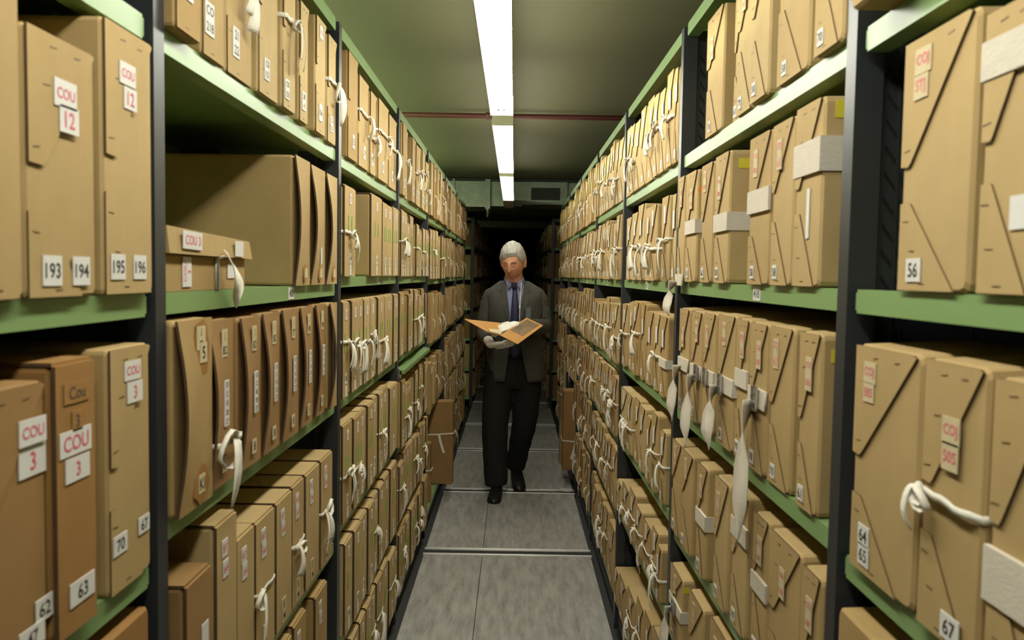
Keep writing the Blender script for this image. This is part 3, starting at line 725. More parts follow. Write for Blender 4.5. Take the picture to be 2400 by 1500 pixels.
# far boxes nobody can tell apart: one mass per material, one object
def simple_box(bm, side, a, b, z, h, prot, mi, r, W, flap=True, tape=.4):
    s = SGN[side]; x0 = s*(W-prot); x1 = s*(W+.34)
    box(bm, min(x0, x1), max(x0, x1), a, b, z+.001, z+h, mi)
    f0, f1 = (x0, x0-s*.004)
    if flap:
        lo, hi = (a, b) if side == 'L' else (b, a)      # viewer's left, right
        P_ = lambda f: lo+(hi-lo)*f
        k = .2; zu = z+h*.55
        pts = [(P_(.02), zu), (P_(k), zu), (P_(.95), z+h*.99), (P_(.02), z+h*.99)]
        va = [bm.verts.new((f1, y, zz)) for y, zz in pts]; vb = [bm.verts.new((f0, y, zz)) for y, zz in pts]
        ff = bm.faces.new(va); ff.material_index = mi
        for i in range(4):
            q = bm.faces.new((va[i], vb[i], vb[(i+1) % 4], va[(i+1) % 4])); q.material_index = 6
    yc = (a+b)/2
    xs = sorted((f1, f1-s*.0008)); lw = min(.012, (b-a)*.3)
    if r.random() < .6: box(bm, xs[0], xs[1], yc-lw, yc+lw, z+h*.78, z+h*.9, 8)
    if r.random() < tape:
        zt = z+h*r.uniform(.35, .6); xs = sorted((f1-s*.001, f1-s*.003)); box(bm, xs[0], xs[1], a, b, zt-.005, zt+.005, 7)
        for q in range(2):
            dy = r.uniform(-.03, .03); L = r.uniform(.04, .12)
            ribbon(bm, [(f1-s*.004, yc, zt), (f1-s*.016, yc+dy*.4, zt-L*.2), (f1-s*.02, yc+dy*.8, zt-L*.6), (f1-s*.014, yc+dy, zt-L)], (0, 1, .2), [.006, .012, .018, .02], .0015, 7)
MASS = [CARD[0], CARD[1], CARD[2], CARD[3], CARD[4], CARD[5], CARD_EDGE, COTTON, PAPER]
for side in 'LR':
    bm = bmesh.new(); r = random.Random(21 if side == 'L' else 33)
    for bay in (4, 5, 6):
        for key in SH[side][bay]:
            if (side, bay, key) in (('L', 4, 'F'), ('R', 5, 'F'), ('L', 4, 'B'), ('R', 4, 'B')): continue
            for a, b, h, z in fill(side, bay, key, r, .06, .12):
                simple_box(bm, side, a, b, z, h, .006+r.uniform(-.006, .02), r.choice([0, 1, 1, 2, 3]), r, WW[side], side == 'R' or r.random() < .4)
    bmesh.ops.recalc_face_normals(bm, faces=bm.faces)
    tag(new_obj('archive_box_rows', bm, MASS), 'rows of small distant tan archive boxes filling the far bays of the %s rack' % ('left' if side == 'L' else 'right'), 'archive boxes', None, 'stuff')
# tall boxes standing on the bottom shelves
def tall_box(side, y, w, h, z, prot, d, mi, label, tape_z=None):
    s = SGN[side]
    bm = body_mesh(w, h, d, .005); o = new_obj('archive_box', bm, CARD[mi]); o.location = (s*(WW[side]-prot), y, z+.0006); o.rotation_euler.z = -s*PI/2
    bm = bmesh.new(); prism_xz(bm, [(-w/2, h*.6), (w/2, h*.62), (w/2, h), (-w/2, h)], -.004, -.0003, 0, 1); new_obj('front_flap', bm, [CARD[mi], CARD_EDGE], o)
    if tape_z:
        bm = bmesh.new(); nx = (-1 if side == 'L' else 1)*(w/2+.002)
        box(bm, -w/2-.003, w/2+.003, -.007, -.0045, h*tape_z-.004, h*tape_z+.004)
        ribbon(bm, [(nx, -.006, h*tape_z), (nx, d*.3, h*tape_z-.01), (nx, d*.8, h*tape_z-.015)], (0, 0, 1), .009, .002)
        ribbon(bm, [(nx*1.02, d*.25, h*tape_z-.01), (nx*1.04, d*.22, h*tape_z-.06), (nx*1.03, d*.16, h*tape_z-.13)], (0, 1, .2), .016, .002)
        new_obj('cotton_tape', bm, COTTON, o)
    return tag(o, label, 'archive box')
tall_box('L', 5.28, .10, .545, .10, .10, .36, 3, 'tall plain brown box jutting from the bottom left shelf behind the walking man', .62)
tall_box('L', 4.83, .075, .36, .10, .0, .34, 3, 'narrow brown box with slanted lid standing before the tall jutting brown box', .55)
tall_box('R', 5.70, .16, .56, .11, .09, .36, 3, 'tall brown bundle box jutting from the bottom right shelf', .38)
tall_box('R', 5.88, .12, .50, .11, .10, .36, 2, 'brown box just behind the tall one jutting from bottom right shelf')

# the lidded box lying flat in the second bay of the left rack
ya = post_far(0)+.006; yb = 1.463; w = yb-ya; z0 = SH['L'][1]['B']
t = empty('lidded_archive_box', (-WL, (ya+yb)/2, z0+.0006), PI/2)
bm = bmesh.new(); box(bm, -w/2+.002, w/2-.004, .004, .27, 0, .056); box(bm, -w/2+.002, w/2-.008, .0, .004, .0, .052); new_obj('base_tray', bm, CARD[2], t)
bm = bmesh.new(); hexa(bm, [(-w/2, -.010, .054), (w/2+.004, -.010, .052), (w/2+.004, .28, .056), (-w/2, .28, .060), (-w/2, -.006, .092), (w/2, -.006, .083), (w/2, .28, .083), (-w/2, .28, .092)])
new_obj('lid', bm, CARD[1], t)
o = place('label', label_mesh(.07, .026, 'COU 3', P, PAPER), t, (-w*.28, -.0115, .074)); o.rotation_euler.y = .02
o = place('label', label_mesh(.04, .026, '', I, PAPER), t, (w*.30, -.0115, .068))
o = place('label', label_mesh(.032, .044, 'COU|3', P, PAPER, True), t, (-w*.27, -.0012, .028))
o = place('label', label_mesh(.036, .024, '', I, PAPER), t, (w*.27, -.0012, .030))
bm = bmesh.new()
ribbon(bm, [(.03, -.0015, .0), (.028, -.002, .05), (.032, -.012, .054)], (1, 0, 0), .018, .0016)
cp = [Vector(p) for p in ((.034, -.013, .062), (.030, -.020, .052), (.036, -.026, .034), (.056, -.024, .012), (.080, -.018, -.006), (.098, -.013, -.021))]; pp = []
for i in range(21):
    f = i/20*5; k = min(4, int(f)); q = f-k
    p0, p1, p2, p3 = [cp[max(0, min(5, k+d))] for d in (-1, 0, 1, 2)]
    pp.append(.5*((2*p1)+(p2-p0)*q+(2*p0-5*p1+4*p2-p3)*q*q+(3*p1-p0-3*p2+p3)*q**3))
ribbon(bm, pp, [(1, .15+.3*math.sin(i*.3), .35*i/20) for i in range(21)], [.012+.020*min(1, i/7) for i in range(21)], .0018)
new_obj('cotton_tape', bm, COTTON, t, None, True)
tag(t, 'flat lidded box labelled COU 3 lying on the eye-level shelf with hanging white tape', 'archive box')

# ---------------- dark racks beyond the duct
for side in 'LR':
    s = SGN[side]; W = .455 if side == 'L' else .41
    t = empty('unlit_shelving_rack', (s*W, 9.0, 0)); bmass = bmesh.new(); r = random.Random(71 if side == 'L' else 72)
    X = lambda a, b: (min(s*a, s*b), max(s*a, s*b))
    zs = [.1, .42, .76, 1.10, 1.44, 1.78]
    for k in range(7):
        bm = bmesh.new(); a, b = X(-.005, .03); box(bm, a, b, k*1.1, k*1.1+.03, 0, 2.1); new_obj('upright', bm, POST, t)
    for z in zs+[2.1]:
        bm = bmesh.new(); a, b = X(0, .42); box(bm, a, b, .03, 6.6, z-.028, z); new_obj('shelf', bm, GREEN, t)
    bm = bmesh.new(); a, b = X(.43, .44); box(bm, a, b, -.01, 6.64, 0, 2.1); new_obj('light_block_panel', bm, BACK, t)  # added sheet, keeps light from coming through the back
    tag(t, 'unlit shelving rack beyond the air duct on the %s' % ('left' if side == 'L' else 'right'), 'shelving rack')
    for z in zs:
        y = 9.06
        while y < 15.5:
            w = r.uniform(.07, .14); h = r.uniform(.22, .285)
            simple_box(bmass, side, y, y+w-.006, z, h, .005+r.uniform(-.01, .03), r.choice([1, 2, 3, 3]), r, W, r.random() < .4, .5); y += w
    bmesh.ops.recalc_face_normals(bmass, faces=bmass.faces)
    tag(new_obj('archive_box_rows', bmass, MASS), 'rows of dark archive boxes on the unlit %s rack beyond the duct' % ('left' if side == 'L' else 'right'), 'archive boxes', None, 'stuff')

# loose tape on the floor rail
bm = bmesh.new(); pts = [(.335, 5.50, .009), (.35, 5.47, .008), (.39, 5.455, .009), (.425, 5.47, .010), (.415, 5.50, .010), (.37, 5.505, .008), (.345, 5.515, .008)]
ribbon(bm, pts, (0, .3, 1), .008, .002)
tag(new_obj('loose_cotton_tape', bm, COTTON), 'loose loop of white cotton tape lying on the floor rail at right', 'tape')

# ------------------------------------------------------------------ the man
MY = 5.36
man = empty('person', (0, MY, 0))
tag(man, 'grey-haired person in charcoal suit and white gloves walking while reading an open folder', 'person')

def remesh(o, vox):
    md = o.modifiers.new('remesh', 'REMESH'); md.mode = 'VOXEL'; md.voxel_size = vox; md.use_smooth_shade = True
    md2 = o.modifiers.new('smooth', 'SMOOTH'); md2.factor = .5; md2.iterations = 3

HEADM = Matrix.Translation((-.010, -.045, 1.562)) @ Matrix.Rotation(math.radians(-15), 4, 'Z') @ Matrix.Rotation(math.radians(20), 4, 'X')
G = lambda x, s: math.exp(-(x/s)**2)
def head_pt(x, y, z):
    """unit-sphere point -> head surface (face towards -y)"""
    front = max(0., -y)
    px, py, pz = x*.075, y*.096, z*.123
    if z < 0:
        px *= 1-.24*(-z)**1.6
        if y > 0: py *= 1-.45*(-z)
        else: py *= 1-.06*(-z)
    py -= .0045*front*G(z-.20, .10)*G(x, .55)                       # brow
    py += .0125*front*G(abs(x)-.40, .17)*G(z-.05, .10)              # sockets
    py -= .006*front*G(abs(x)-.40, .11)*G(z-.03, .06)               # closed lids
    py -= (.010+.020*max(0, min(1, (.12-z)/.38)))*front*G(x, .12)*(1 if -.30 < z < .12 else G(z-.12, .08) if z > 0 else G(z+.30, .06))   # nose
    py -= .007*front*G(abs(x)-.14, .06)*G(z+.27, .06)               # nostrils
    py -= .006*front*G(abs(x)-.5, .2)*G(z+.18, .18)                 # cheeks
    py -= .007*front*G(x, .25)*G(z+.50, .05) + .007*front*G(x, .22)*G(z+.60, .05)   # lips
    py += .004*front*G(x, .28)*G(z+.55, .02)
    py -= .008*front*G(x, .22)*G(z+.85, .16)                        # chin
    return Vector((px, py, pz))

bm = bmesh.new()
NU, NV = 56, 44; grid = []
for j in range(NV+1):
    ph = -PI/2 + PI*j/NV
    grid.append([bm.verts.new(HEADM @ head_pt(math.cos(ph)*math.sin(2*PI*i/NU), -math.cos(ph)*math.cos(2*PI*i/NU), math.sin(ph))) for i in range(NU)])
for j in range(NV):
    for i in range(NU):
        try: bm.faces.new((grid[j][i], grid[j][(i+1) % NU], grid[j+1][(i+1) % NU], grid[j+1][i]))
        except ValueError: pass
bmesh.ops.remove_doubles(bm, verts=bm.verts, dist=1e-5)
for s in (-1, 1):       # ears
    for c, r_ in (((.078*s, .010, -.005), (.012, .022, .034)), ((.079*s, .006, -.030), (.009, .014, .016))):
        d = bmesh.ops.create_icosphere(bm, subdivisions=2, radius=1)
        for v in d['verts']: v.co = HEADM @ (Vector((v.co.x*r_[0], v.co.y*r_[1], v.co.z*r_[2]))+Vector(c))
tube(bm, [(0, .03, 1.36), (0, .02, 1.42), (-.004, .0, 1.47), (-.006, -.015, 1.53)], [(.075, .07), (.062, .062), (.058, .058), (.055, .06)], 16)
# trunk and limbs under the clothes
def ring_loft(bm, rows, seg=24, cap=True):
    R_ = []
    for z, cx, cy, rx, ry in rows:
        R_.append([bm.verts.new((cx+rx*math.copysign(abs(math.sin(a))**.85, math.sin(a)), cy-ry*math.copysign(abs(math.cos(a))**.85, math.cos(a)), z)) for a in [2*PI*k/seg for k in range(seg)]])
    for i in range(len(R_)-1):
        for k in range(seg): bm.faces.new((R_[i][k], R_[i][(k+1) % seg], R_[i+1][(k+1) % seg], R_[i+1][k]))
    if cap: bm.faces.new(R_[0][::-1]); bm.faces.new(R_[-1])
    return R_
ring_loft(bm, [(.80, .02, .05, .13, .09), (.95, .015, .05, .14, .095), (1.10, .01, .04, .14, .10), (1.25, .006, .03, .155, .105), (1.35, .004, .03, .145, .085), (1.40, .002, .03, .10, .065)])
ARM_R = [(-.145, .035, 1.325), (-.172, .04, 1.24), (-.188, .03, 1.13), (-.180, -.09, 1.075), (-.150, -.20, 1.050)]
ARM_L = [(.152, .035, 1.330), (.180, .04, 1.25), (.196, .02, 1.145), (.125, -.12, 1.138), (.035, -.225, 1.142)]
BA = lambda A: A[:4]+[tuple(Vector(A[3]).lerp(Vector(A[4]), .6))]
tube(bm, BA(ARM_R), [.05, .045, .04, .034, .024], 12); tube(bm, BA(ARM_L), [.05, .045, .04, .034, .024], 12)
LEG_R = [(-.075, .05, .88), (-.095, .03, .70), (-.112, .0, .49), (-.108, .0, .28), (-.098, .0, .07)]
LEG_L = [(.095, .05, .88), (.095, .06, .70), (.085, .08, .49), (.055, .18, .30), (.032, .275, .135)]
tube(bm, LEG_R, [.085, .07, .055, .05, .04], 12); tube(bm, LEG_L, [.085, .07, .055, .05, .04], 12)
bmesh.ops.recalc_face_normals(bm, faces=bm.faces)
body = new_obj('body', bm, SKIN, man, None, True); remesh(body, .0055)
# face details
def face_patch(name, pts, th, m_, off=.0012):
    bm = bmesh.new(); tube(bm, [HEADM @ (head_pt(*p)+Vector((0, -off, 0))) for p in pts], th, 6, up=Vector((0, 1, 0))); return new_obj(name, bm, m_, man, None, True)
def sp(x, z): return (x, -math.sqrt(max(.02, 1-x*x-z*z)), z)
for s in (-1, 1):
    face_patch('eyebrow', [sp(s*x, z) for x, z in ((.18, .20), (.32, .215), (.44, .205), (.56, .16))], [(.003, .005)]*4, BROW)
    face_patch('eyelashes', [sp(s*x, z) for x, z in ((.26, .01), (.34, -.02), (.44, -.02), (.52, .01))], [.0014]*4, LASH, .004)
face_patch('lips', [sp(x, z) for x, z in ((-.24, -.555), (-.12, -.535), (0, -.54), (.12, -.535), (.24, -.555))], [(.002, .003), (.004, .006), (.004, .007), (.004, .006), (.002, .003)], MLIP, .003)
# hair
bm = bmesh.new(); vs = {}
NU, NV = 72, 40
def hairline(a):       # a = angle from the face centre, sign: his left positive
    t_ = abs(a)
    if t_ < .75: return .45+.10*math.sin(a*1.6+.4)-.10*t_
    if t_ < 1.25: return .36-.82*(t_-.75)
    if t_ < 1.75: return -.05+.25*math.sin((t_-1.25)*PI/.5)*.4
    return max(-.55, -.05-(t_-1.75)*1.2)
for j in range(NV+1):
    for i in range(NU):
        a = 2*PI*i/NU; a2 = a if a < PI else a-2*PI
        z0 = hairline(a2); ph = math.asin(z0)+(PI/2-math.asin(z0))*j/NV
        x, y, z = math.cos(ph)*math.sin(a), -math.cos(ph)*math.cos(a), math.sin(ph)
        q = head_pt(x, y, z)*1.0
        n_ = Vector((x/.076, y/.096, z/.12)).normalized()
        th = .003+.0085*min(1, j/6)
        th += .004*noise.noise(Vector((x*9+y*2, y*3, z*4)))+.002*noise.noise(Vector((x*30, y*8, z*9)))
        if z > .6: th += .002
        vs[i, j] = bm.verts.new(HEADM @ (q+n_*th))
for j in range(NV):
    for i in range(NU):
        try: bm.faces.new((vs[i, j], vs[(i+1) % NU, j], vs[(i+1) % NU, j+1], vs[i, j+1]))
        except ValueError: pass
inner = []
for i in range(NU):
    a = 2*PI*i/NU; a2 = a if a < PI else a-2*PI; z0 = hairline(a2); c = math.sqrt(1-z0*z0)
    inner.append(bm.verts.new(HEADM @ (head_pt(c*math.sin(a), -c*math.cos(a), z0)*.97)))
for i in range(NU): bm.faces.new((inner[i], inner[(i+1) % NU], vs[(i+1) % NU, 0], vs[i, 0]))
bmesh.ops.remove_doubles(bm, verts=bm.verts, dist=1e-5)
new_obj('hair', bm, HAIR, man, None, True)
# shirt
JR = [(.775, .022, .045, .205, .140), (.84, .020, .045, .200, .140), (.92, .017, .045, .192, .138), (1.02, .014, .04, .182, .134), (1.12, .010, .035, .178, .134), (1.20, .008, .03, .186, .136),
      (1.28, .006, .028, .192, .132), (1.335, .005, .03, .192, .122), (1.372, .004, .033, .182, .104), (1.400, .003, .035, .152, .088), (1.422, .001, .034, .112, .078), (1.440, .0, .03, .086, .074)]
bm = bmesh.new(); ring_loft(bm, [(.978, .013, .045, .158, .108)]+[(z, cx, cy, rx-.02, ry-.016) for z, cx, cy, rx, ry in JR[3:]], 28)
tube(bm, [(0, .028, 1.425), (-.002, .012, 1.465)], [(.072, .068), (.064, .064)], 20, cap=False)
for s in (-1, 1):
    A_, B_, C_ = Vector((s*.010, -.058, 1.420)), Vector((s*.062, -.020, 1.452)), Vector((s*.040, -.070, 1.376)); o_ = Vector((0, .005, -.001))
    va = [bm.verts.new(p) for p in (A_, B_, C_)]; vb = [bm.verts.new(p+o_) for p in (A_, B_, C_)]
    bm.faces.new(va); bm.faces.new(vb[::-1])
    for k in range(3): bm.faces.new((va[k], vb[k], vb[(k+1) % 3], va[(k+1) % 3]))
bmesh.ops.recalc_face_normals(bm, faces=bm.faces)
new_obj('shirt', bm, SHIRT, man, None, True)
def jacket_row(z):
    for i in range(len(JR)-1):
        if JR[i][0] <= z <= JR[i+1][0]:
            f = (z-JR[i][0])/(JR[i+1][0]-JR[i][0]); return [JR[i][k]*(1-f)+JR[i+1][k]*f for k in range(1, 5)]
    return list(JR[-1][1:]) if z > JR[-1][0] else list(JR[0][1:])
def jfront(x, z, off=0.):
    cx, cy, rx, ry = jacket_row(z); q = max(-.98, min(.98, (x-cx)/rx))
    return cy-ry*math.sqrt(1-abs(q)**2.2)-off
# tie
bm = bmesh.new()
ty = lambda z: jfront(.0, z)+.006
hexa(bm, [(-.013, ty(1.38)-.012, 1.385), (.013, ty(1.38)-.012, 1.385), (.013, ty(1.38)+.004, 1.385), (-.013, ty(1.38)+.004, 1.385), (-.020, -.060, 1.425), (.020, -.060, 1.425), (.018, -.045, 1.425), (-.018, -.045, 1.425)])
zs = [1.39, 1.32, 1.25, 1.18, 1.10, 1.02, .96, .93]; wd = [.013, .020, .026, .030, .034, .038, .040, .006]; rows = []
for z, w_ in zip(zs, wd):
    y = ty(z)-.006; c = .006+.014*(1.39-z)
    rows.append([bm.verts.new((c+dx, y+dy, z)) for dx, dy in ((-w_, .004), (0, -.002), (w_, .004), (w_, .008), (-w_, .008))])
for i in range(len(rows)-1):
    for k in range(5): bm.faces.new((rows[i][k], rows[i][(k+1) % 5], rows[i+1][(k+1) % 5], rows[i+1][k]))
bm.faces.new(rows[0]); bm.faces.new(rows[-1][::-1]); bmesh.ops.recalc_face_normals(bm, faces=bm.faces)
new_obj('tie', bm, TIE, man, None, True)
# jacket: open-fronted shell and sleeves
def gap(z): # half opening
    if z > 1.12: return .018+.042*(z-1.12)/.3
    return .018+.050*((1.12-z)/.34)**1.2
bm = bmesh.new(); seg = 44; rows = []; nz = 26
for j in range(nz+1):
    z = .775+(1.435-.775)*j/nz; cx, cy, rx, ry = jacket_row(z); row = []
    g = math.asin(min(.9, gap(z)/rx))
    for i in range(seg+1):
        a = g+(2*PI-2*g)*i/seg
        wv = .0035*math.sin(z*38+math.sin(a*3)*2)*abs(math.sin(a)) + .003*noise.noise(Vector((a*2, z*9, 1)))
        row.append(bm.verts.new((cx+(rx+wv)*math.copysign(abs(math.sin(a))**.9, math.sin(a)), cy-(ry+wv)*math.copysign(abs(math.cos(a))**.9, math.cos(a)), z-(.02*(1-abs(math.cos(a/2)))if j == 0 else 0))))
    rows.append(row)
for j in range(nz):
    for i in range(seg): bm.faces.new((rows[j][i], rows[j][i+1], rows[j+1][i+1], rows[j+1][i]))
bmesh.ops.recalc_face_normals(bm, faces=bm.faces)
sh = bmesh.ops.solidify(bm, geom=bm.faces[:], thickness=.007)
def sleeve(path, rad, seed):
    n_ = 22; pts = []; rr_ = []
    L = len(path)-1
    for i in range(n_+1):
        f = i/n_*L; k = min(L-1, int(f)); t_ = f-k
        p0, p1, p2, p3 = [Vector(path[max(0, min(L, k+d))]) for d in (-1, 0, 1, 2)]
        p = .5*((2*p1)+(p2-p0)*t_+(2*p0-5*p1+4*p2-p3)*t_*t_+(3*p1-p0-3*p2+p3)*t_**3)
        r0 = rad[k]*(1-t_)+rad[k+1]*t_
        pts.append(p); rr_.append(r0*(1+.045*math.sin(i*1.9+seed)))
    tube(bm, pts, rr_, 18)
sleeve([(-.105, .035, 1.345)]+ARM_R[:4]+[(-.156, -.175, 1.056)], [.050, .064, .061, .058, .053, .044], 0)
sleeve([(.110, .035, 1.350)]+ARM_L[:4]+[(.055, -.205, 1.142)], [.050, .064, .061, .058, .053, .044], 2)
bmesh.ops.recalc_face_normals(bm, faces=bm.faces)
new_obj('jacket', bm, SUIT, man, None, True)
for s in (-1, 1):        # lapels and pocket flaps
    bm = bmesh.new(); pts = []
    ed = [(gap(z)*s*1.0+.006, z) for z in (1.14, 1.22, 1.30, 1.37, 1.425)]
    out = [(s*.075+.004, 1.425), (s*.098+.004, 1.375), (s*.078+.004, 1.362), (s*.100+.004, 1.345), (s*.070+.006, 1.25), (s*.03+.006, 1.15)]
    poly = ed+out
    a = [bm.verts.new((x, jfront(x, min(z, 1.40), .010)-(0 if z < 1.4 else -.006), z)) for x, z in poly]; b = [bm.verts.new((v.co.x, v.co.y+.006, v.co.z)) for v in a]
    bm.faces.new(a); bm.faces.new(b[::-1])
    for i in range(len(a)): bm.faces.new((a[i], b[i], b[(i+1) % len(a)], a[(i+1) % len(a)]))
    bmesh.ops.triangulate(bm, faces=[f for f in bm.faces if len(f.verts) > 4]); bmesh.ops.recalc_face_normals(bm, faces=bm.faces)
    new_obj('lapel', bm, SUIT, man)
    bm = bmesh.new(); x0 = s*.13+.01
    a = [bm.verts.new((x, jfront(x, z, .006), z)) for x, z in ((x0-.05, .965), (x0+.05, .97), (x0+.05, .925), (x0-.05, .92))]; b = [bm.verts.new((v.co.x, v.co.y+.006, v.co.z)) for v in a]
    bm.faces.new(a); bm.faces.new(b[::-1])
    for i in range(4): bm.faces.new((a[i], b[i], b[(i+1) % 4], a[(i+1) % 4]))
    bmesh.ops.recalc_face_normals(bm, faces=bm.faces); new_obj('pocket_flap', bm, SUIT, man)
# trousers
bm = bmesh.new()
ring_loft(bm, [(.72, .01, .05, .12, .10), (.80, .01, .05, .165, .115), (.90, .012, .05, .165, .112), (.98, .012, .05, .160, .108)], 28)
def leg(path, rad, seed):
    n_ = 26; pts = []; rr_ = []; L = len(path)-1
    for i in range(n_+1):
        f = i/n_*L; k = min(L-1, int(f)); t_ = f-k
        p0, p1, p2, p3 = [Vector(path[max(0, min(L, k+d))]) for d in (-1, 0, 1, 2)]
        p = .5*((2*p1)+(p2-p0)*t_+(2*p0-5*p1+4*p2-p3)*t_*t_+(3*p1-p0-3*p2+p3)*t_**3)
        r0 = rad[k]*(1-t_)+rad[k+1]*t_
        pts.append(p); rr_.append((r0*(1+.05*math.sin(i*1.7+seed)*(i/n_)), r0*1.08))
    tube(bm, pts, rr_, 20)
leg(LEG_R, [.105, .098, .085, .080, .074], 0); leg(LEG_L, [.105, .098, .085, .074, .068], 1)
bmesh.ops.recalc_face_normals(bm, faces=bm.faces)
o = new_obj('trousers', bm, TROUS, man, None, True); remesh(o, .010)
bm = bmesh.new(); ring_loft(bm, [(.955, .012, .05, .164, .1125), (.99, .012, .05, .163, .112)], 28); new_obj('belt', bm, SHOE, man, None, True)
bm = bmesh.new(); box(bm, -.005, .035, -.068, -.060, .957, .988); new_obj('belt_buckle', bm, STEEL, man)
# shoes
def shoe(heel, toe, lift, yawx):
    bm = bmesh.new(); H_, T_ = Vector(heel), Vector(toe); d = (T_-H_); n_ = 12; rows = []
    side = Vector((d.y, -d.x, 0)).normalized()
    for i in range(n_+1):
        f = i/n_; p = H_+d*f
        wdt = .036+.010*math.sin(min(1, f*1.15)*PI*.75) if f < .8 else .046*math.sqrt(max(.03, 1-((f-.8)/.2)**2))
        hh = .085-.02*f*2 if f < .35 else .075-.075*(f-.35)
        if f > .9: hh *= .8
        ring = []
        for a, zz in ((-1, 0), (-1.02, .25), (-.9, .6), (-.5, .92), (0, 1), (.5, .92), (.9, .6), (1.02, .25), (1, 0)):
            q = p+side*a*wdt; ring.append(bm.verts.new((q.x, q.y, q.z+max(.012, hh)*zz)))
        rows.append(ring)
    for i in range(n_):
        for k in range(9): bm.faces.new((rows[i][k], rows[i][(k+1) % 9], rows[i+1][(k+1) % 9], rows[i+1][k]))
    bm.faces.new(rows[0][::-1]); bm.faces.new(rows[-1]); bmesh.ops.recalc_face_normals(bm, faces=bm.faces)
    return new_obj('shoe', bm, SHOE, man, None, True)
shoe((-.092, .06, .004), (-.112, -.225, .004), 0, 0)
shoe((.030, .33, .075), (.062, .075, .006), 0, 0)
# gloves
def hand(palm, f_dir, n_dir, curl, spread, name='glove', thumb=1, wrist=None):
    """palm centre, finger direction, palm normal (outwards from the back of the hand)"""
    f = Vector(f_dir).normalized(); n_ = Vector(n_dir); n_ = (n_-f*n_.dot(f)).normalized(); s = f.cross(n_)
    c = Vector(palm); bm = bmesh.new()
    tube(bm, [Vector(wrist), c-f*.05, c-f*.02, c+f*.025, c+f*.045], [(.034, .030), (.032, .022), (.040, .017), (.042, .015), (.038, .012)], 14, up=n_)
    for k, (o_, L) in enumerate(((-.031, .072), (-.0105, .082), (.0105, .078), (.031, .062))):
        b = c+f*.038+s*o_; p = [b]; d = f+s*(o_*spread)
        cu = curl[k]
        for q in range(4):
            d = (Matrix.Rotation(-cu*(.5+.25*q), 3, s) @ d).normalized() if True else d
            p.append(p[-1]+d*L/4)
        tube(bm, p, [.0105, .0100, .0095, .0088, .0060], 10)
    b = c-f*.025-s*.034*thumb; d = (f*.75-s*.65*thumb-n_*.2).normalized(); p = [b]
    for q in range(3):
        p.append(p[-1]+d*.024); d = (d+f*.15-n_*.12).normalized()
    tube(bm, p, [.015, .0125, .0115, .0075], 10)
    bmesh.ops.recalc_face_normals(bm, faces=bm.faces)
    o = new_obj(name, bm, GLOVE, man, None, True); md = o.modifiers.new('remesh', 'REMESH'); md.mode = 'VOXEL'; md.voxel_size = .003; md.use_smooth_shade = True
    return o
hand((-.040, -.262, 1.147), (-1, -.30, -.30), (.0, -.45, 1), [.12, .18, .22, .30], 6, wrist=(.070, -.185, 1.141), thumb=-1)
hand((-.092, -.275, 1.036), (1, -.25, .10), (-.1, -.55, -1), [.10, .12, .15, .18], 4, wrist=(-.166, -.155, 1.060), thumb=-1)
# lanyard and badge
bm = bmesh.new(); tube(bm, [(.048, -.048, 1.425), (.044, jfront(.044, 1.35)-.004, 1.35), (.040, jfront(.04, 1.28)-.006, 1.28), (.038, jfront(.04, 1.2)-.008, 1.20), (.046, jfront(.04, 1.12)-.008, 1.12)], .003, 6)
blob(bm, (.038, jfront(.04, 1.265)-.008, 1.265), (.007, .004, .012)); new_obj('lanyard', bm, COTTON, man, None, True)
bm = bmesh.new(); x = .095; box(bm, x-.017, x+.017, jfront(x, 1.22)-.012, jfront(x, 1.22)-.002, 1.175, 1.265); box(bm, x-.012, x+.012, jfront(x, 1.22)-.014, jfront(x, 1.22)-.012, 1.185, 1.215); new_obj('badge', bm, mat('grey_plastic', (.10, .11, .11), .4), man)

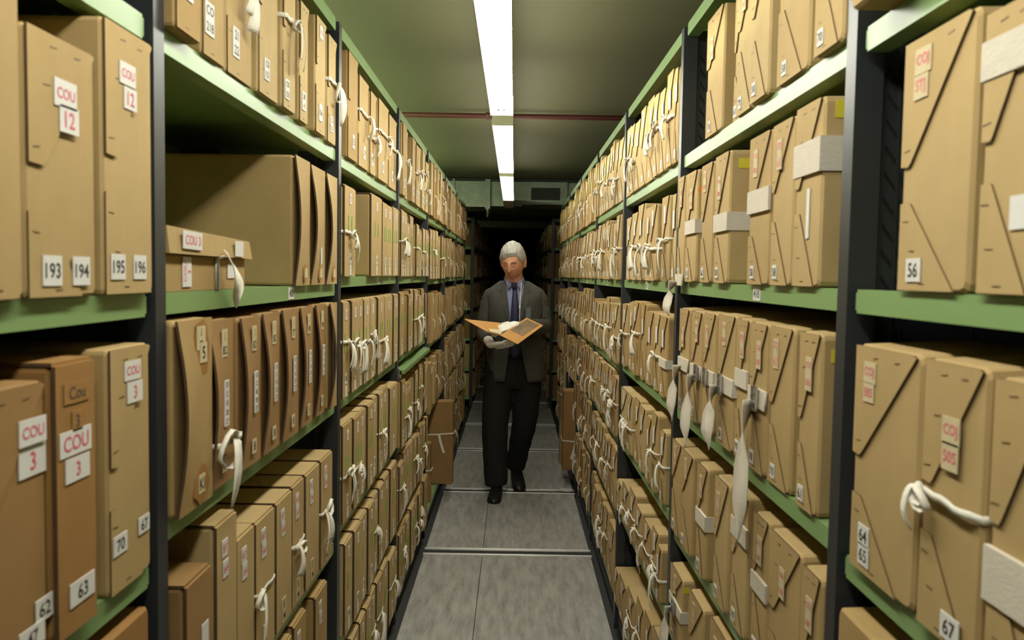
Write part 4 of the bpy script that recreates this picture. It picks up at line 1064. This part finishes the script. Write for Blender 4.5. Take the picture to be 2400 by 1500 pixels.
# folder he holds
def W3(u, v, Y): return on_y(u, v, Y)
fo = empty('document_folder', on_y(1180, 790, 5.03)); fl = Vector(fo.location)
def sheet(bm, q, th, mi=0, up=(0, -.2, 1)):
    q = [Vector(p)-fl for p in q]; n_ = (q[1]-q[0]).cross(q[3]-q[0]).normalized()
    if n_.dot(Vector(up)) < 0: n_ = -n_
    hexa(bm, [p-n_*th/2 for p in q]+[p+n_*th/2 for p in q], mi); return n_
S0, S1 = W3(1163, 790, 4.985), W3(1196, 772, 5.15)
S0b = W3(1176, 799, 4.985)
R1, R2 = W3(1234, 745, 5.16), W3(1273, 763, 5.10); R3 = W3(1213, 807, 4.95)
bm = bmesh.new(); n_ = sheet(bm, [W3(1172, 786, 5.00), R3, R2, R1], .003); bmesh.ops.recalc_face_normals(bm, faces=bm.faces); new_obj('folder_leaf', bm, BUFF, fo)
def bil(q, a, b): return (q[0]*(1-a)+q[1]*a)*(1-b)+(q[3]*(1-a)+q[2]*a)*b
Q = [W3(1172, 786, 5.00), R3, R2, R1]; off = n_*.0032
bm = bmesh.new(); sheet(bm, [bil(Q, a, b)+off for a, b in ((.10, .32), (.80, .32), (.86, .94), (.12, .94))], .0012); bmesh.ops.recalc_face_normals(bm, faces=bm.faces); new_obj('photograph', bm, SEPIA, fo)
bm = bmesh.new(); QL = [W3(1088, 748, 5.03), W3(1172, 757, 5.16), W3(1176, 787, 5.01), W3(1140, 777, 4.97)]; nl = sheet(bm, QL, .003); bmesh.ops.recalc_face_normals(bm, faces=bm.faces); new_obj('folder_leaf', bm, BUFF, fo)
bm = bmesh.new(); sheet(bm, [bil(QL, a, b)+nl*.004 for a, b in ((.35, .72), (.97, .60), (.97, .96), (.30, .96))], .004); bmesh.ops.recalc_face_normals(bm, faces=bm.faces); new_obj('papers', bm, CREAM, fo)
tag(fo, 'open buff document folder held in the white-gloved hands', 'folder')

# ------------------------------------------------------------------ world and view
w_ = bpy.data.worlds.new('world'); SC.world = w_; w_.use_nodes = True
w_.node_tree.nodes['Background'].inputs['Color'].default_value = (.05, .055, .05, 1); w_.node_tree.nodes['Background'].inputs['Strength'].default_value = .05
SC.view_settings.view_transform = 'Standard'; SC.view_settings.look = 'None'; SC.view_settings.gamma = 1; SC.view_settings.use_curve_mapping = False
SC.view_settings.exposure = 0.
SC.cycles.use_denoising = True; SC.cycles.max_bounces = 8; SC.cycles.diffuse_bounces = 5; SC.cycles.caustics_reflective = False; SC.cycles.caustics_refractive = False
SC.cycles.sample_clamp_indirect = 4.
print('individual boxes', CNT[0])
